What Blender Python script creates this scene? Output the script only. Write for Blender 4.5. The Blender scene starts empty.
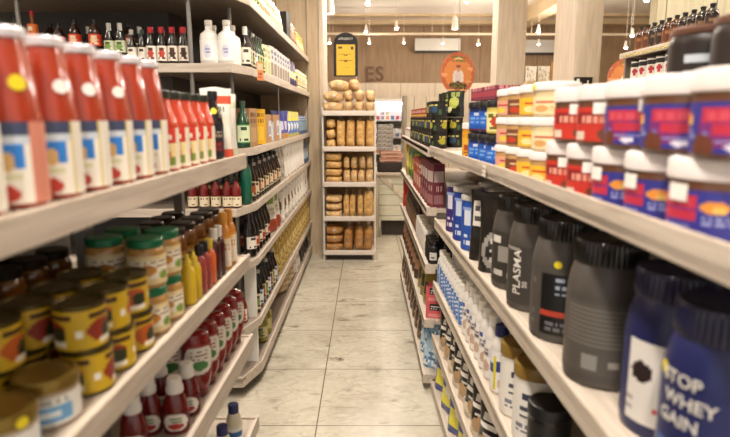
import bpy, bmesh, math, random
import numpy as np
from mathutils import Vector, Matrix
R = random.Random(7)
C = bpy.context.scene.collection
PI = math.pi
rad = math.radians

# ------------------------------------------------------------------ colours, materials
def lin(h):
    h = h.lstrip('#'); v = [int(h[i:i+2], 16)/255 for i in (0, 2, 4)]
    return tuple(c/12.92 if c <= .04045 else ((c+.055)/1.055)**2.4 for c in v) + (1.0,)
MATS = {}
def M(name, col, rough=.45, metal=0, coat=0, noise=0, nscale=30, alpha=1.0, emit=0, bump=0):
    """plain surface with a little procedural colour variation"""
    if name in MATS: return MATS[name]
    m = bpy.data.materials.new(name); m.use_nodes = True
    nt = m.node_tree; b = nt.nodes['Principled BSDF']
    c = lin(col)
    b.inputs['Roughness'].default_value = rough; b.inputs['Metallic'].default_value = metal
    b.inputs['Coat Weight'].default_value = coat; b.inputs['Coat Roughness'].default_value = .08
    b.inputs['Base Color'].default_value = c; b.inputs['Alpha'].default_value = alpha
    if noise:
        tc = nt.nodes.new('ShaderNodeTexCoord'); n = nt.nodes.new('ShaderNodeTexNoise'); n.inputs['Scale'].default_value = nscale
        n.inputs['Detail'].default_value = 4
        r = nt.nodes.new('ShaderNodeValToRGB')
        r.color_ramp.elements[0].position = .3; r.color_ramp.elements[1].position = .7
        r.color_ramp.elements[0].color = tuple(max(0, x*(1-noise)) for x in c[:3])+(1,)
        r.color_ramp.elements[1].color = tuple(min(1, x*(1+noise)) for x in c[:3])+(1,)
        nt.links.new(tc.outputs['Object'], n.inputs['Vector']); nt.links.new(n.outputs['Fac'], r.inputs['Fac'])
        nt.links.new(r.outputs['Color'], b.inputs['Base Color'])
        if bump:
            bp = nt.nodes.new('ShaderNodeBump'); bp.inputs['Strength'].default_value = bump; bp.inputs['Distance'].default_value = .01
            nt.links.new(n.outputs['Fac'], bp.inputs['Height']); nt.links.new(bp.outputs['Normal'], b.inputs['Normal'])
    if emit:
        b.inputs['Emission Color'].default_value = c; b.inputs['Emission Strength'].default_value = emit
    MATS[name] = m; return m

def printmat(name, rough=.4, coat=0.0):
    """printed paper / film: colours come from the mesh's printed cells"""
    if name in MATS: return MATS[name]
    m = bpy.data.materials.new(name); m.use_nodes = True
    nt = m.node_tree; b = nt.nodes['Principled BSDF']
    a = nt.nodes.new('ShaderNodeAttribute'); a.attribute_name = 'print'
    nt.links.new(a.outputs['Color'], b.inputs['Base Color'])
    b.inputs['Roughness'].default_value = rough; b.inputs['Coat Weight'].default_value = coat
    MATS[name] = m; return m
PAPER = printmat('printed_label', .45)
FILM = printmat('printed_film', .3, .3)
CARD = printmat('printed_card', .55)

def wood(name, c0, c1, axis='Y', scale=6, plank=None, rough=.55, stretch=14, knots=True):
    if name in MATS: return MATS[name]
    m = bpy.data.materials.new(name); m.use_nodes = True
    nt = m.node_tree; b = nt.nodes['Principled BSDF']; L = nt.links
    tc = nt.nodes.new('ShaderNodeTexCoord'); mp = nt.nodes.new('ShaderNodeMapping')
    s = [stretch]*3; s['XYZ'.index(axis)] = 1.0
    mp.inputs['Scale'].default_value = s
    L.new(tc.outputs['Object'], mp.inputs['Vector'])
    n = nt.nodes.new('ShaderNodeTexNoise'); n.inputs['Scale'].default_value = scale; n.inputs['Detail'].default_value = 6; n.inputs['Distortion'].default_value = .6
    L.new(mp.outputs['Vector'], n.inputs['Vector'])
    r = nt.nodes.new('ShaderNodeValToRGB'); r.color_ramp.elements[0].position = .32; r.color_ramp.elements[1].position = .68
    r.color_ramp.elements[0].color = lin(c0); r.color_ramp.elements[1].color = lin(c1)
    L.new(n.outputs['Fac'], r.inputs['Fac'])
    col = r.outputs['Color']
    if knots:
        v = nt.nodes.new('ShaderNodeTexVoronoi'); v.inputs['Scale'].default_value = 2.3
        mk = nt.nodes.new('ShaderNodeMapping'); mk.inputs['Scale'].default_value = [1.0 if a == axis else 1.9 for a in 'XYZ']
        L.new(tc.outputs['Object'], mk.inputs['Vector']); L.new(mk.outputs['Vector'], v.inputs['Vector'])
        kr = nt.nodes.new('ShaderNodeValToRGB'); kr.color_ramp.elements[0].position = .03; kr.color_ramp.elements[1].position = .09
        kr.color_ramp.elements[0].color = (.45, .36, .28, 1); kr.color_ramp.elements[1].color = (1, 1, 1, 1)
        L.new(v.outputs['Distance'], kr.inputs['Fac'])
        mx = nt.nodes.new('ShaderNodeMix'); mx.data_type = 'RGBA'; mx.blend_type = 'MULTIPLY'; mx.inputs[0].default_value = 1
        L.new(col, mx.inputs[6]); L.new(kr.outputs['Color'], mx.inputs[7]); col = mx.outputs[2]
    if plank:                                                         # dark joints between boards, (axis letter, width)
        sx = nt.nodes.new('ShaderNodeSeparateXYZ'); L.new(tc.outputs['Object'], sx.inputs['Vector'])
        md = nt.nodes.new('ShaderNodeMath'); md.operation = 'PINGPONG'; md.inputs[1].default_value = plank[1]/2
        L.new(sx.outputs[plank[0]], md.inputs[0])
        lt = nt.nodes.new('ShaderNodeMath'); lt.operation = 'LESS_THAN'; lt.inputs[1].default_value = .004
        L.new(md.outputs[0], lt.inputs[0])
        mx = nt.nodes.new('ShaderNodeMix'); mx.data_type = 'RGBA'; mx.inputs[7].default_value = tuple(.35*x for x in lin(c0)[:3])+(1,)
        L.new(lt.outputs[0], mx.inputs[0]); L.new(col, mx.inputs[6]); col = mx.outputs[2]
    L.new(col, b.inputs['Base Color']); b.inputs['Roughness'].default_value = rough
    MATS[name] = m; return m

# ------------------------------------------------------------------ mesh helpers
def mesh(name, verts, faces, smooth=True, cols=None, auto=40):
    me = bpy.data.meshes.new(name); me.from_pydata(verts, [], faces); me.update()
    if cols is not None:
        ca = me.color_attributes.new('print', 'FLOAT_COLOR', 'CORNER')
        arr = np.ones((len(me.loops), 4), dtype=np.float32); k = 0
        for f, c in zip(faces, cols):
            arr[k:k+len(f)] = c; k += len(f)
        ca.data.foreach_set('color', arr.ravel())
    me.polygons.foreach_set('use_smooth', [smooth]*len(me.polygons))
    if smooth and auto:
        bm = bmesh.new(); bm.from_mesh(me)
        for e in bm.edges:
            if len(e.link_faces) == 2 and e.calc_face_angle(0) > rad(auto): e.smooth = False
        bm.to_mesh(me); bm.free()
    return me

def lathe(name, prof, n=20, sx=1, sy=1, ribs=0, ramp=0):
    """profile [(r,z)...] from bottom to top, closed at both ends"""
    v, f = [], []
    for (r, z) in prof:
        for i in range(n):
            a = 2*PI*i/n; rr = r*(1 - (ramp if ribs and (i % 2) else 0))
            v.append((rr*math.cos(a)*sx, rr*math.sin(a)*sy, z))
    k = len(prof)
    for j in range(k-1):
        for i in range(n):
            f.append((j*n+i, j*n+(i+1) % n, (j+1)*n+(i+1) % n, (j+1)*n+i))
    f.append(tuple(range(n-1, -1, -1))); f.append(tuple((k-1)*n+i for i in range(n)))
    return mesh(name, v, f)

class Cv:
    """a small printed sheet: u 0..1 left to right, v 0..1 bottom to top"""
    def __init__(s, W, H, bg):
        s.W, s.H = W, H; s.a = np.zeros((H, W, 4), dtype=np.float32); s.a[:] = lin(bg)
    def rect(s, u0, v0, u1, v1, c):
        s.a[int(round(v0*s.H)):int(round(v1*s.H)), int(round(u0*s.W)):int(round(u1*s.W))] = lin(c); return s
    def ell(s, u, v, ru, rv, c):
        yy, xx = np.mgrid[0:s.H, 0:s.W]
        m = (((xx+.5)/s.W-u)/ru)**2 + (((yy+.5)/s.H-v)/rv)**2 < 1
        s.a[m] = lin(c); return s
    def scrib(s, u0, v0, u1, v1, c, lines=3, seed=1):
        r = random.Random(seed); h = (v1-v0)/(2*lines-1)
        for k in range(lines):
            u = u0
            while u < u1-.01:
                w = r.uniform(.04, .12)*(u1-u0)*1.6
                s.rect(u, v0+2*k*h, min(u+w, u1), v0+(2*k+1)*h, c); u += w + .05*(u1-u0)
        return s
    def speck(s, cs, p, seed=1, box=(0, 0, 1, 1)):
        r = random.Random(seed)
        for y in range(int(box[1]*s.H), int(box[3]*s.H)):
            for x in range(int(box[0]*s.W), int(box[2]*s.W)):
                if r.random() < p: s.a[y, x] = lin(r.choice(cs))
        return s
    def c(s, u, v):
        return s.a[min(s.H-1, max(0, int(v*s.H))), min(s.W-1, max(0, int(u*s.W)))]

def wrap(name, cv, r0, z0, r1, z1, a0=-PI, a1=PI, sx=1, sy=1, off=.0007):
    """cv wrapped on a cone; u=.5 faces local -Y"""
    W, H = cv.W, cv.H; v, f, cl = [], [], []
    for j in range(H+1):
        t = j/H; r = r0+(r1-r0)*t+off; z = z0+(z1-z0)*t
        for i in range(W+1):
            a = a0+(a1-a0)*i/W
            v.append((r*math.sin(a)*sx, -r*math.cos(a)*sy, z))
    for j in range(H):
        for i in range(W):
            f.append((j*(W+1)+i, j*(W+1)+i+1, (j+1)*(W+1)+i+1, (j+1)*(W+1)+i)); cl.append(cv.a[j, i])
    return mesh(name, v, f, True, cl, 0)

def dot(name, r0, z0, r1, z1, ang, zc, rz, ra, off=.0015):
    """round sticker following the cone"""
    v, f = [], []
    def p(a, z):
        r = r0+(r1-r0)*(z-z0)/(z1-z0)+off
        return (r*math.sin(a), -r*math.cos(a), z)
    v.append(p(ang, zc))
    for ring in (.55, 1):
        for i in range(16):
            t = 2*PI*i/16; v.append(p(ang+ra*ring*math.cos(t), zc+rz*ring*math.sin(t)))
    for i in range(16):
        f.append((0, 1+i, 1+(i+1) % 16)); f.append((1+i, 17+i, 17+(i+1) % 16, 1+(i+1) % 16))
    return mesh(name, v, f)

def carton(name, w, d, h, front, side=None, top='#d8d0c0', lid=False):
    """closed box with printed faces, base at z=0; front faces -Y"""
    side = side or front; v, f, cl = [], [], []
    def grid(p0, du, dv, cv):
        W, H = cv.W, cv.H; b = len(v)
        for j in range(H+1):
            for i in range(W+1): v.append(tuple(p0[k]+du[k]*i/W+dv[k]*j/H for k in range(3)))
        for j in range(H):
            for i in range(W):
                f.append((b+j*(W+1)+i, b+j*(W+1)+i+1, b+(j+1)*(W+1)+i+1, b+(j+1)*(W+1)+i)); cl.append(cv.a[j, i])
    x, y = w/2, d/2
    grid((-x, -y, 0), (w, 0, 0), (0, 0, h), front); grid((x, -y, 0), (0, d, 0), (0, 0, h), side)
    grid((x, y, 0), (-w, 0, 0), (0, 0, h), front); grid((-x, y, 0), (0, -d, 0), (0, 0, h), side)
    t = Cv(1, 1, top); grid((-x, -y, h), (w, 0, 0), (0, d, 0), t); grid((-x, y, 0), (w, 0, 0), (0, -d, 0), t)
    return mesh(name, v, f, False, cl)

def pouch(name, w, h, d, cv, seed=1, pillow=False, nu=None, nv=None):
    """film bag standing on its base; printed front (-Y) and back"""
    r = random.Random(seed); nu = nu or max(cv.W, 8); nv = nv or max(cv.H, 10)
    v, f, cl = [], [], []
    wob = [r.uniform(0, 6) for _ in range(6)]
    def th(u, t):
        e = max(0, 1-abs(2*u-1)**3.2)
        if pillow: p = max(0, min(1, t/.12))**.6*max(0, min(1, (1-t)/.12))**.6
        else: p = (1-t)**.75 if t > .25 else (.25**0+(-.0))*((.75)**.75)*(.85+.15*min(1, t/.1))
        p = max(p, .0)
        wr = 1+.10*math.sin(9*u+wob[0]+4*t)+.07*math.sin(17*t+wob[1]+5*u)
        return .5*d*e**.6*p*wr+.0008
    for side in (-1, 1):
        b = len(v)
        for j in range(nv+1):
            t = j/nv
            for i in range(nu+1):
                u = i/nu
                ww = w*(1-.06*math.sin(PI*t)) if not pillow else w*(1-.05*math.sin(PI*t))
                zz = h*t + (.012*h*math.sin(7*u+wob[2]) if j == nv else 0)
                v.append(((u-.5)*ww, side*th(u, t), zz))
        for j in range(nv):
            for i in range(nu):
                q = (b+j*(nu+1)+i, b+j*(nu+1)+i+1, b+(j+1)*(nu+1)+i+1, b+(j+1)*(nu+1)+i)
                f.append(q if side < 0 else q[::-1]); cl.append(cv.c((i+.5)/nu if side < 0 else 1-(i+.5)/nu, (j+.5)/nv))
    return mesh(name, v, f, True, cl, 0)

def boxes(name, bl, bev=0):
    """axis aligned boxes (x0,y0,z0,x1,y1,z1) in ONE mesh"""
    bm = bmesh.new()
    for (x0, y0, z0, x1, y1, z1) in bl:
        vs = [bm.verts.new(p) for p in ((x0, y0, z0), (x1, y0, z0), (x1, y1, z0), (x0, y1, z0), (x0, y0, z1), (x1, y0, z1), (x1, y1, z1), (x0, y1, z1))]
        for q in ((3, 2, 1, 0), (4, 5, 6, 7), (0, 1, 5, 4), (1, 2, 6, 5), (2, 3, 7, 6), (3, 0, 4, 7)): bm.faces.new([vs[i] for i in q])
    if bev: bmesh.ops.bevel(bm, geom=bm.edges[:], offset=bev, segments=2, affect='EDGES', profile=.6)
    me = bpy.data.meshes.new(name); bm.to_mesh(me); bm.free()
    if bev:
        me.polygons.foreach_set('use_smooth', [True]*len(me.polygons))
        bm = bmesh.new(); bm.from_mesh(me)
        for e in bm.edges:
            if len(e.link_faces) == 2 and e.calc_face_angle(0) > rad(50): e.smooth = False
        bm.to_mesh(me); bm.free()
    return me

def prism(name, poly, z0, z1, bev=.003):
    """flat board with the outline poly (counter-clockwise, x/y)"""
    bm = bmesh.new(); n = len(poly)
    a = [bm.verts.new((x, y, z0)) for x, y in poly]; b = [bm.verts.new((x, y, z1)) for x, y in poly]
    bm.faces.new(a[::-1]); bm.faces.new(b)
    for i in range(n): bm.faces.new((a[i], a[(i+1) % n], b[(i+1) % n], b[i]))
    bmesh.ops.recalc_face_normals(bm, faces=bm.faces[:])
    if bev: bmesh.ops.bevel(bm, geom=bm.edges[:], offset=bev, segments=2, affect='EDGES', profile=.6)
    me = bpy.data.meshes.new(name); bm.to_mesh(me); bm.free(); return me

def tube(name, pts, r, n=8):
    v, f = [], []; P = [Vector(p) for p in pts]
    for k, p in enumerate(P):
        d = (P[min(k+1, len(P)-1)]-P[max(k-1, 0)]).normalized()
        up = Vector((0, 0, 1)) if abs(d.z) < .9 else Vector((1, 0, 0))
        a = d.cross(up).normalized(); b = a.cross(d)
        for i in range(n):
            t = 2*PI*i/n; v.append(tuple(p+r*(a*math.cos(t)+b*math.sin(t))))
    for k in range(len(P)-1):
        for i in range(n): f.append((k*n+i, k*n+(i+1) % n, (k+1)*n+(i+1) % n, (k+1)*n+i))
    f.append(tuple(range(n))[::-1]); f.append(tuple((len(P)-1)*n+i for i in range(n)))
    me = mesh(name, v, f)
    bm = bmesh.new(); bm.from_mesh(me); bmesh.ops.recalc_face_normals(bm, faces=bm.faces[:]); bm.to_mesh(me); bm.free()
    return me

def textmesh(name, s, size, ext=.0004, wrapr=None, ang=0, vertical=False, z=0, flat=False, off=.0016):
    cu = bpy.data.curves.new(name, 'FONT'); cu.body = s; cu.size = size; cu.align_x = 'CENTER'; cu.align_y = 'CENTER'
    cu.offset = size*.012; cu.resolution_u = 3; cu.extrude = ext
    o = bpy.data.objects.new(name, cu); C.objects.link(o)
    bpy.context.view_layer.update()
    me = bpy.data.meshes.new_from_object(o.evaluated_get(bpy.context.evaluated_depsgraph_get()))
    bpy.data.objects.remove(o); bpy.data.curves.remove(cu)
    for v in me.vertices:
        x, y, e = v.co
        if vertical: x, y = -y, x
        if wrapr:
            a = ang + x/wrapr; r = wrapr+off+e
            v.co = (r*math.sin(a), -r*math.cos(a), z+y)
        else: v.co = (x, -e-off, z+y)
    me.name = name; return me

# ------------------------------------------------------------------ objects
LABELS = {}
def tag(o, label, cat, group=None, kind=None):
    o['label'] = label; o['category'] = cat
    if group: o['group'] = group
    if kind: o['kind'] = kind
    n = len(label.split())
    if not 4 <= n <= 16: print('LABEL LENGTH', n, label)
    if label in LABELS: print('LABEL TWICE', label)
    LABELS[label] = o
def obj(name, me, mat, parent=None, loc=(0, 0, 0), rot=None):
    o = bpy.data.objects.new(name, me); C.objects.link(o)
    if mat and not me.materials: me.materials.append(mat)
    o.location = loc
    if rot: o.rotation_euler = rot
    if parent: o.parent = parent
    return o
def struct(name, me, mat, loc=(0, 0, 0)):
    o = obj(name, me, mat, None, loc); o['kind'] = 'structure'; return o
def place(kind, loc, rz=0, label='', cat='', group=None, s=1, tilt=None):
    """kind = (name, [(part, mesh, material, label?)...]); one part only = a thing that is one mesh"""
    name, parts = kind
    if len(parts) == 1:
        p = parts[0]; o = obj(name, p[1], p[2], None, loc)
    else:
        o = bpy.data.objects.new(name, None); C.objects.link(o); o.location = loc; o.empty_display_size = .02
        for p in parts:
            c = obj(p[0], p[1], p[2], o)
            if len(p) > 3: c['label'] = p[3]
    o.rotation_euler = (tilt[0], tilt[1], rz) if tilt else (0, 0, rz)
    if s != 1: o.scale = (s, s, s) if not isinstance(s, tuple) else s
    tag(o, label, cat, group); return o
ORDS = ['nearest', 'second', 'third', 'fourth', 'fifth', 'sixth', 'seventh', 'eighth', 'ninth', 'tenth', 'eleventh', 'twelfth', 'thirteenth', 'fourteenth', 'fifteenth', 'sixteenth']
def ordn(i, n, frm='near end'):
    if n == 1: return ''
    if i == 0: return ', nearest one' if frm == 'near end' else ', first from ' + frm
    if i == n-1: return ', farthest one' if frm == 'near end' else ', last from ' + frm
    return ', %s from %s' % (ORDS[i], frm)
def row(kind, pts, desc, cat, group=None, rz=0, jit=.12, frm='near end', s=1):
    """pts [(x,y,z)...] sorted from the near end; kind may be a list that is cycled"""
    n = len(pts)
    for i, p in enumerate(pts):
        k = kind[i % len(kind)] if isinstance(kind, list) else kind
        place(k, p[:3], rz+R.uniform(-jit, jit)+(p[3] if len(p) > 3 else 0), desc+ordn(i, n, frm), cat, group if n > 1 else None, s)

def fr(a, b, st):
    out = []; y = a
    while y < b-1e-6: out.append(y); y += st
    return out
RX = lambda y: .406-.02147*y                     # front edge of the near right shelves
LX = lambda y: -(.41-.0286*y)                    # front edge of the near left shelves

# ------------------------------------------------------------------ common materials
SHELF = wood('whitewashed_shelf_wood', '#b6a898', '#d0c4b5', 'Y', 5, None, .5, 16, False)
SHELFX = wood('whitewashed_end_wood', '#b6a898', '#d0c4b5', 'X', 5, None, .5, 16, False)
TAUPE = wood('shaded_taupe_shelf', '#85786b', '#988b7d', 'Y', 5, None, .5, 12, False)  # darker shelf tone; the shade under the boards is put into its colour
GREY = M('grey_metal', '#8f8d88', .35, .7)
DARKP = M('dark_back_panel', '#3a332c', .7, noise=.15, nscale=8)
MIDP = M('pale_back_panel', '#8d8172', .7, noise=.1, nscale=5)
WHITEP = M('white_plastic', '#ece8e0', .35)
WHITEM = M('white_enamel', '#e3dfd6', .35)
BLACKP = M('black_plastic', '#17171a', .38)
GOLD = M('gold_lid_metal', '#8d7434', .32, .65)
BRONZE = M('dark_gold_lid_metal', '#5b4d28', .3, .6)
GREENL = M('green_lid_metal', '#1d6e45', .35, .2)
REDC = M('red_cap_plastic', '#b3202a', .35)
NAVYC = M('navy_cap_plastic', '#222a63', .4)
DGLASS = M('dark_bottle_glass', '#15110d', .12, coat=.6)
BRGLASS = M('brown_bottle_glass', '#3a1e0f', .12, coat=.6)
GRGLASS = M('green_bottle_glass', '#123f26', .12, coat=.6)

# ================================================================== THE SETTING
def floor_mat():
    m = bpy.data.materials.new('stone_floor_tiles'); m.use_nodes = True; nt = m.node_tree; L = nt.links; b = nt.nodes['Principled BSDF']
    tc = nt.nodes.new('ShaderNodeTexCoord')
    def noise(sc, det, dist, mscale=(1, 1, 1)):
        mp = nt.nodes.new('ShaderNodeMapping'); mp.inputs['Scale'].default_value = mscale; L.new(tc.outputs['Object'], mp.inputs['Vector'])
        n = nt.nodes.new('ShaderNodeTexNoise'); n.inputs['Scale'].default_value = sc; n.inputs['Detail'].default_value = det; n.inputs['Distortion'].default_value = dist
        L.new(mp.outputs['Vector'], n.inputs['Vector']); return n.outputs['Fac']
    def ramp(fac, stops):
        r = nt.nodes.new('ShaderNodeValToRGB'); e = r.color_ramp.elements
        e[0].position, e[0].color = stops[0][0], lin(stops[0][1]); e[1].position, e[1].color = stops[1][0], lin(stops[1][1])
        for p, c in stops[2:]:
            q = e.new(p); q.color = lin(c)
        L.new(fac, r.inputs['Fac']); return r.outputs['Color']
    def mix(a, bb, fac, mode='MIX'):
        x = nt.nodes.new('ShaderNodeMix'); x.data_type = 'RGBA'; x.blend_type = mode
        if isinstance(fac, float): x.inputs[0].default_value = fac
        else: L.new(fac, x.inputs[0])
        for s, i in ((a, 6), (bb, 7)):
            if isinstance(s, str): x.inputs[i].default_value = lin(s)
            else: L.new(s, x.inputs[i])
        return x.outputs[2]
    def scuff(v):
        mr = nt.nodes.new('ShaderNodeMapRange'); mr.inputs['From Min'].default_value = 1.6; mr.inputs['From Max'].default_value = 2.3; L.new(v, mr.inputs['Value'])
        return ramp(mr.outputs['Result'], [(.0, '#59513f'), (1.0, '#ffffff')])
    base = ramp(noise(2.2, 6, .8), [(.3, '#b4ad9c'), (.7, '#cdc7b7')])
    fine = ramp(noise(26, 5, .2), [(.35, '#cfcbc0'), (.65, '#ffffff')])
    c = mix(base, fine, .3, 'MULTIPLY')
    vein = nt.nodes.new('ShaderNodeMath'); vein.operation = 'SUBTRACT'; vein.inputs[1].default_value = .5; L.new(noise(1.7, 8, 1.6, (1, 2.2, 1)), vein.inputs[0])
    ab = nt.nodes.new('ShaderNodeMath'); ab.operation = 'ABSOLUTE'; L.new(vein.outputs[0], ab.inputs[0])
    vr = ramp(ab.outputs[0], [(.0, '#948c78'), (.02, '#ffffff')]); c = mix(c, vr, .28, 'MULTIPLY')
    st = ramp(noise(3.1, 7, .7, (1.3, 2.6, 1)), [(.61, '#ffffff'), (.73, '#6d6656')]); c = mix(c, st, .65, 'MULTIPLY')
    for (x0, y0, kx, ky) in ((-.18, 3.21, 11, 24), (-.2, 4.31, 12, 26), (-.05, 4.22, 7, 30)):       # scuff marks left on the tiles
        mp = nt.nodes.new('ShaderNodeMapping'); mp.inputs['Location'].default_value = (-x0*kx, -y0*ky, 0); mp.inputs['Scale'].default_value = (kx, ky, 0)
        L.new(tc.outputs['Object'], mp.inputs['Vector'])
        ln = nt.nodes.new('ShaderNodeVectorMath'); ln.operation = 'LENGTH'; L.new(mp.outputs['Vector'], ln.inputs[0])
        ma = nt.nodes.new('ShaderNodeMath'); ma.operation = 'MULTIPLY_ADD'; ma.inputs[1].default_value = 3.2; L.new(noise(30, 4, .5), ma.inputs[0]); L.new(ln.outputs['Value'], ma.inputs[2])
        c = mix(c, scuff(ma.outputs[0]), .8, 'MULTIPLY')
    sx = nt.nodes.new('ShaderNodeSeparateXYZ'); L.new(tc.outputs['Object'], sx.inputs['Vector'])
    ms = []
    for ax, off in (('X', .235), ('Y', -2.46)):
        ad = nt.nodes.new('ShaderNodeMath'); ad.operation = 'ADD'; ad.inputs[1].default_value = off+6.1; L.new(sx.outputs[ax], ad.inputs[0])
        pp = nt.nodes.new('ShaderNodeMath'); pp.operation = 'PINGPONG'; pp.inputs[1].default_value = .305; L.new(ad.outputs[0], pp.inputs[0])
        lt = nt.nodes.new('ShaderNodeMath'); lt.operation = 'LESS_THAN'; lt.inputs[1].default_value = .0032; L.new(pp.outputs[0], lt.inputs[0]); ms.append(lt.outputs[0])
    mxm = nt.nodes.new('ShaderNodeMath'); mxm.operation = 'MAXIMUM'; L.new(ms[0], mxm.inputs[0]); L.new(ms[1], mxm.inputs[1])
    c = mix(c, '#6c6658', mxm.outputs[0])
    L.new(c, b.inputs['Base Color']); b.inputs['Roughness'].default_value = .27
    return m
struct('floor', boxes('floor', [(-7, -3, -.1, 9, 12.6, 0)]), floor_mat())
CEIL = M('warm_white_ceiling', '#ece2d5', .8, noise=.03, nscale=2)
struct('ceiling', boxes('ceiling', [(-7, -3, 3.4, 9, 12.6, 3.5)]), CEIL)
PLY = wood('plywood_wall', '#967a5c', '#aa8d6d', 'Z', 2.2, ('X', 1.22), .6, 8, False)
struct('wall_back', boxes('wall_back', [(-7, 12.4, 0, 9, 12.6, 3.4)]), PLY)
struct('wall_left', boxes('wall_left', [(-7.1, -3, 0, -7, 12.6, 3.4)]), PLY)
struct('wall_right', boxes('wall_right', [(9, -3, 0, 9.1, 12.6, 3.4)]), PLY)
PINE = wood('pine_boards', '#b7a284', '#cfba9b', 'Z', 3, ('X', .3), .6, 12, True)
PINEL = wood('pale_pine_boards', '#c6b6a2', '#d9cab7', 'Z', 3, None, .6, 10, False)
struct('wall_side', boxes('wall_side', [(-1.9, 5.87, 0, -.475, 6.4, 3.4)]), PINE)
struct('trim_1', boxes('trim_1', [(-.475, 5.85, 0, -.43, 6.42, 3.4)], .004), PINEL)
struct('trim_2', boxes('trim_2', [(1.24, 5.5, 0, 1.51, 5.75, 3.4)], .004), PINEL)       # timber pillars
struct('trim_3', boxes('trim_3', [(1.61, 4.5, 0, 1.82, 4.98, 3.4)], .004), PINEL)
struct('trim_4', boxes('trim_4', [(1.98, 4.0, 0, 4.6, 4.1, 3.4)]), wood('pale_green_boards', '#cfc6a6', '#e0d8bc', 'Z', 3, ('X', .34), .6, 12, False))
BEAM = wood('ceiling_beam_wood', '#c2a882', '#d8c19c', 'X', 3, None, .6, 10, False)
for i, (y, z) in enumerate(((11.9, 3.32), (11.2, 3.36))):
    struct('trim_%d' % (5+i), boxes('ceiling_beam', [(-7, y, z, 9, y+.22, 3.4)]), BEAM)
struct('trim_7', boxes('long_beam', [(2.9, 4.2, 3.16, 3.15, 12.4, 3.4)]), BEAM)

# ================================================================== SHELVING UNITS
def board(name, poly, top, face, parent, lip=0.0, mat=None, surf=None):
    """shelf board: outline poly, front face of height `face`, walking surface `surf` below the top of its front strip"""
    return obj(name, prism(name, poly, top-face, top), mat or SHELF, parent)
def front_strip(name, pts, top, face, parent, mat=None, t=.009):
    """upright strip along the front edge polyline"""
    bm = bmesh.new(); P = [Vector((x, y, 0)) for x, y in pts]; ring = []
    for k, p in enumerate(P):
        d = (P[min(k+1, len(P)-1)]-P[max(0, k-1)]).normalized(); nrm = Vector((-d.y, d.x, 0))*t
        q = p+nrm
        ring.append([bm.verts.new((p.x, p.y, top-face)), bm.verts.new((p.x, p.y, top)), bm.verts.new((q.x, q.y, top)), bm.verts.new((q.x, q.y, top-face))])
    for k in range(len(P)-1):
        for i in range(4): bm.faces.new((ring[k][i], ring[k][(i+1) % 4], ring[k+1][(i+1) % 4], ring[k+1][i]))
    bm.faces.new(ring[0]); bm.faces.new(ring[-1][::-1])
    bmesh.ops.recalc_face_normals(bm, faces=bm.faces[:])
    bmesh.ops.bevel(bm, geom=bm.edges[:], offset=.002, segments=2, affect='EDGES')
    me = bpy.data.meshes.new(name); bm.to_mesh(me); bm.free()
    return obj(name, me, mat or SHELF, parent)
def unit(name, label, cat='shelf'):
    o = bpy.data.objects.new(name, None); C.objects.link(o); o.empty_display_size = .1; tag(o, label, cat); return o

# ---- near right
u = unit('store_shelf', 'near right shelving of pale wood holding white-lidded tubs and protein jars')
NRZ = {'A': (1.314, .046, 1.292), 'B': (.95, .052, .942), 'C': (.62, .055, .612), 'D': (.33, .045, .322), 'E': (.07, .05, .062)}
for k, (top, face, surf) in NRZ.items():
    if k == 'A': front = [(RX(.2), .2), (RX(1.55), 1.55), (.313, 2.78)]
    else: front = [(RX(.2), .2), (RX(2.8), 2.8)]
    obj('shelf_board', prism('shelf_board', front+[(.95, 2.78), (.95, .2)], surf-.02, surf), SHELF, u)
    s = front_strip('shelf_edge', front[::-1], top, face, u)
obj('back_panel', boxes('back_panel', [(.95, .2, 0, .97, 2.78, 1.30)]), MIDP, u)
for y in (.22, 2.70): obj('upright', boxes('upright', [(.90, y, 0, .945, y+.04, 1.29)]), GREY, u)
# ---- far right
u = unit('store_shelf', 'far right shelving of pale wood beyond the protein jars, ending near the counter')
FRZ = {'A': (1.302, .046), 'B': (1.0, .045), 'C': (.70, .05), 'D': (.40, .045), 'E': (.09, .05)}
for k, (top, face) in FRZ.items():
    fx = .308; front = [(fx, 2.82), (fx, 4.95)]
    obj('shelf_board', prism('shelf_board', front+[(.9, 4.95), (.9, 2.82)], top-.03, top-.008), SHELF, u)
    front_strip('shelf_edge', [(.36, 2.81), (fx, 2.815), (fx, 4.95)][::-1], top, face, u)
obj('back_panel', boxes('back_panel', [(.9, 2.82, 0, .92, 4.95, 1.3)]), MIDP, u)
# ---- near left
u = unit('store_shelf', 'near left shelving of pale wood holding tomato sauce bottles and jars')
NLZ = {'A': (1.343, .044), 'B': (1.033, .046), 'C': (.77, .056), 'D': (.465, .05)}
for k, (top, face) in NLZ.items():
    e = 1.70 if k != 'D' else 1.74
    front = [(LX(.15), .15), (LX(e), e)]
    obj('shelf_board', prism('shelf_board', [(-.92, .15), (LX(.15)-.01, .15), (LX(e)-.01, e), (-.92, e)], top-.024, top-.004), SHELF, u)
    front_strip('shelf_edge', front, top, face, u)
    front_strip('shelf_edge', [(LX(e), e-.016), (-.92, e-.016)], top, face*.8, u, SHELFX)
obj('back_panel', boxes('back_panel', [(-.94, .15, 0, -.92, 1.70, 1.32)]), DARKP, u)
for y in (1.08, 1.655): obj('upright', boxes('upright', [(-.575, y, .2, -.55, y+.025, 1.31)]), GREY, u)
obj('base_plinth', boxes('base_plinth', [(-.9, .15, 0, -.5, 1.7, .12)]), DARKP, u)
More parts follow.
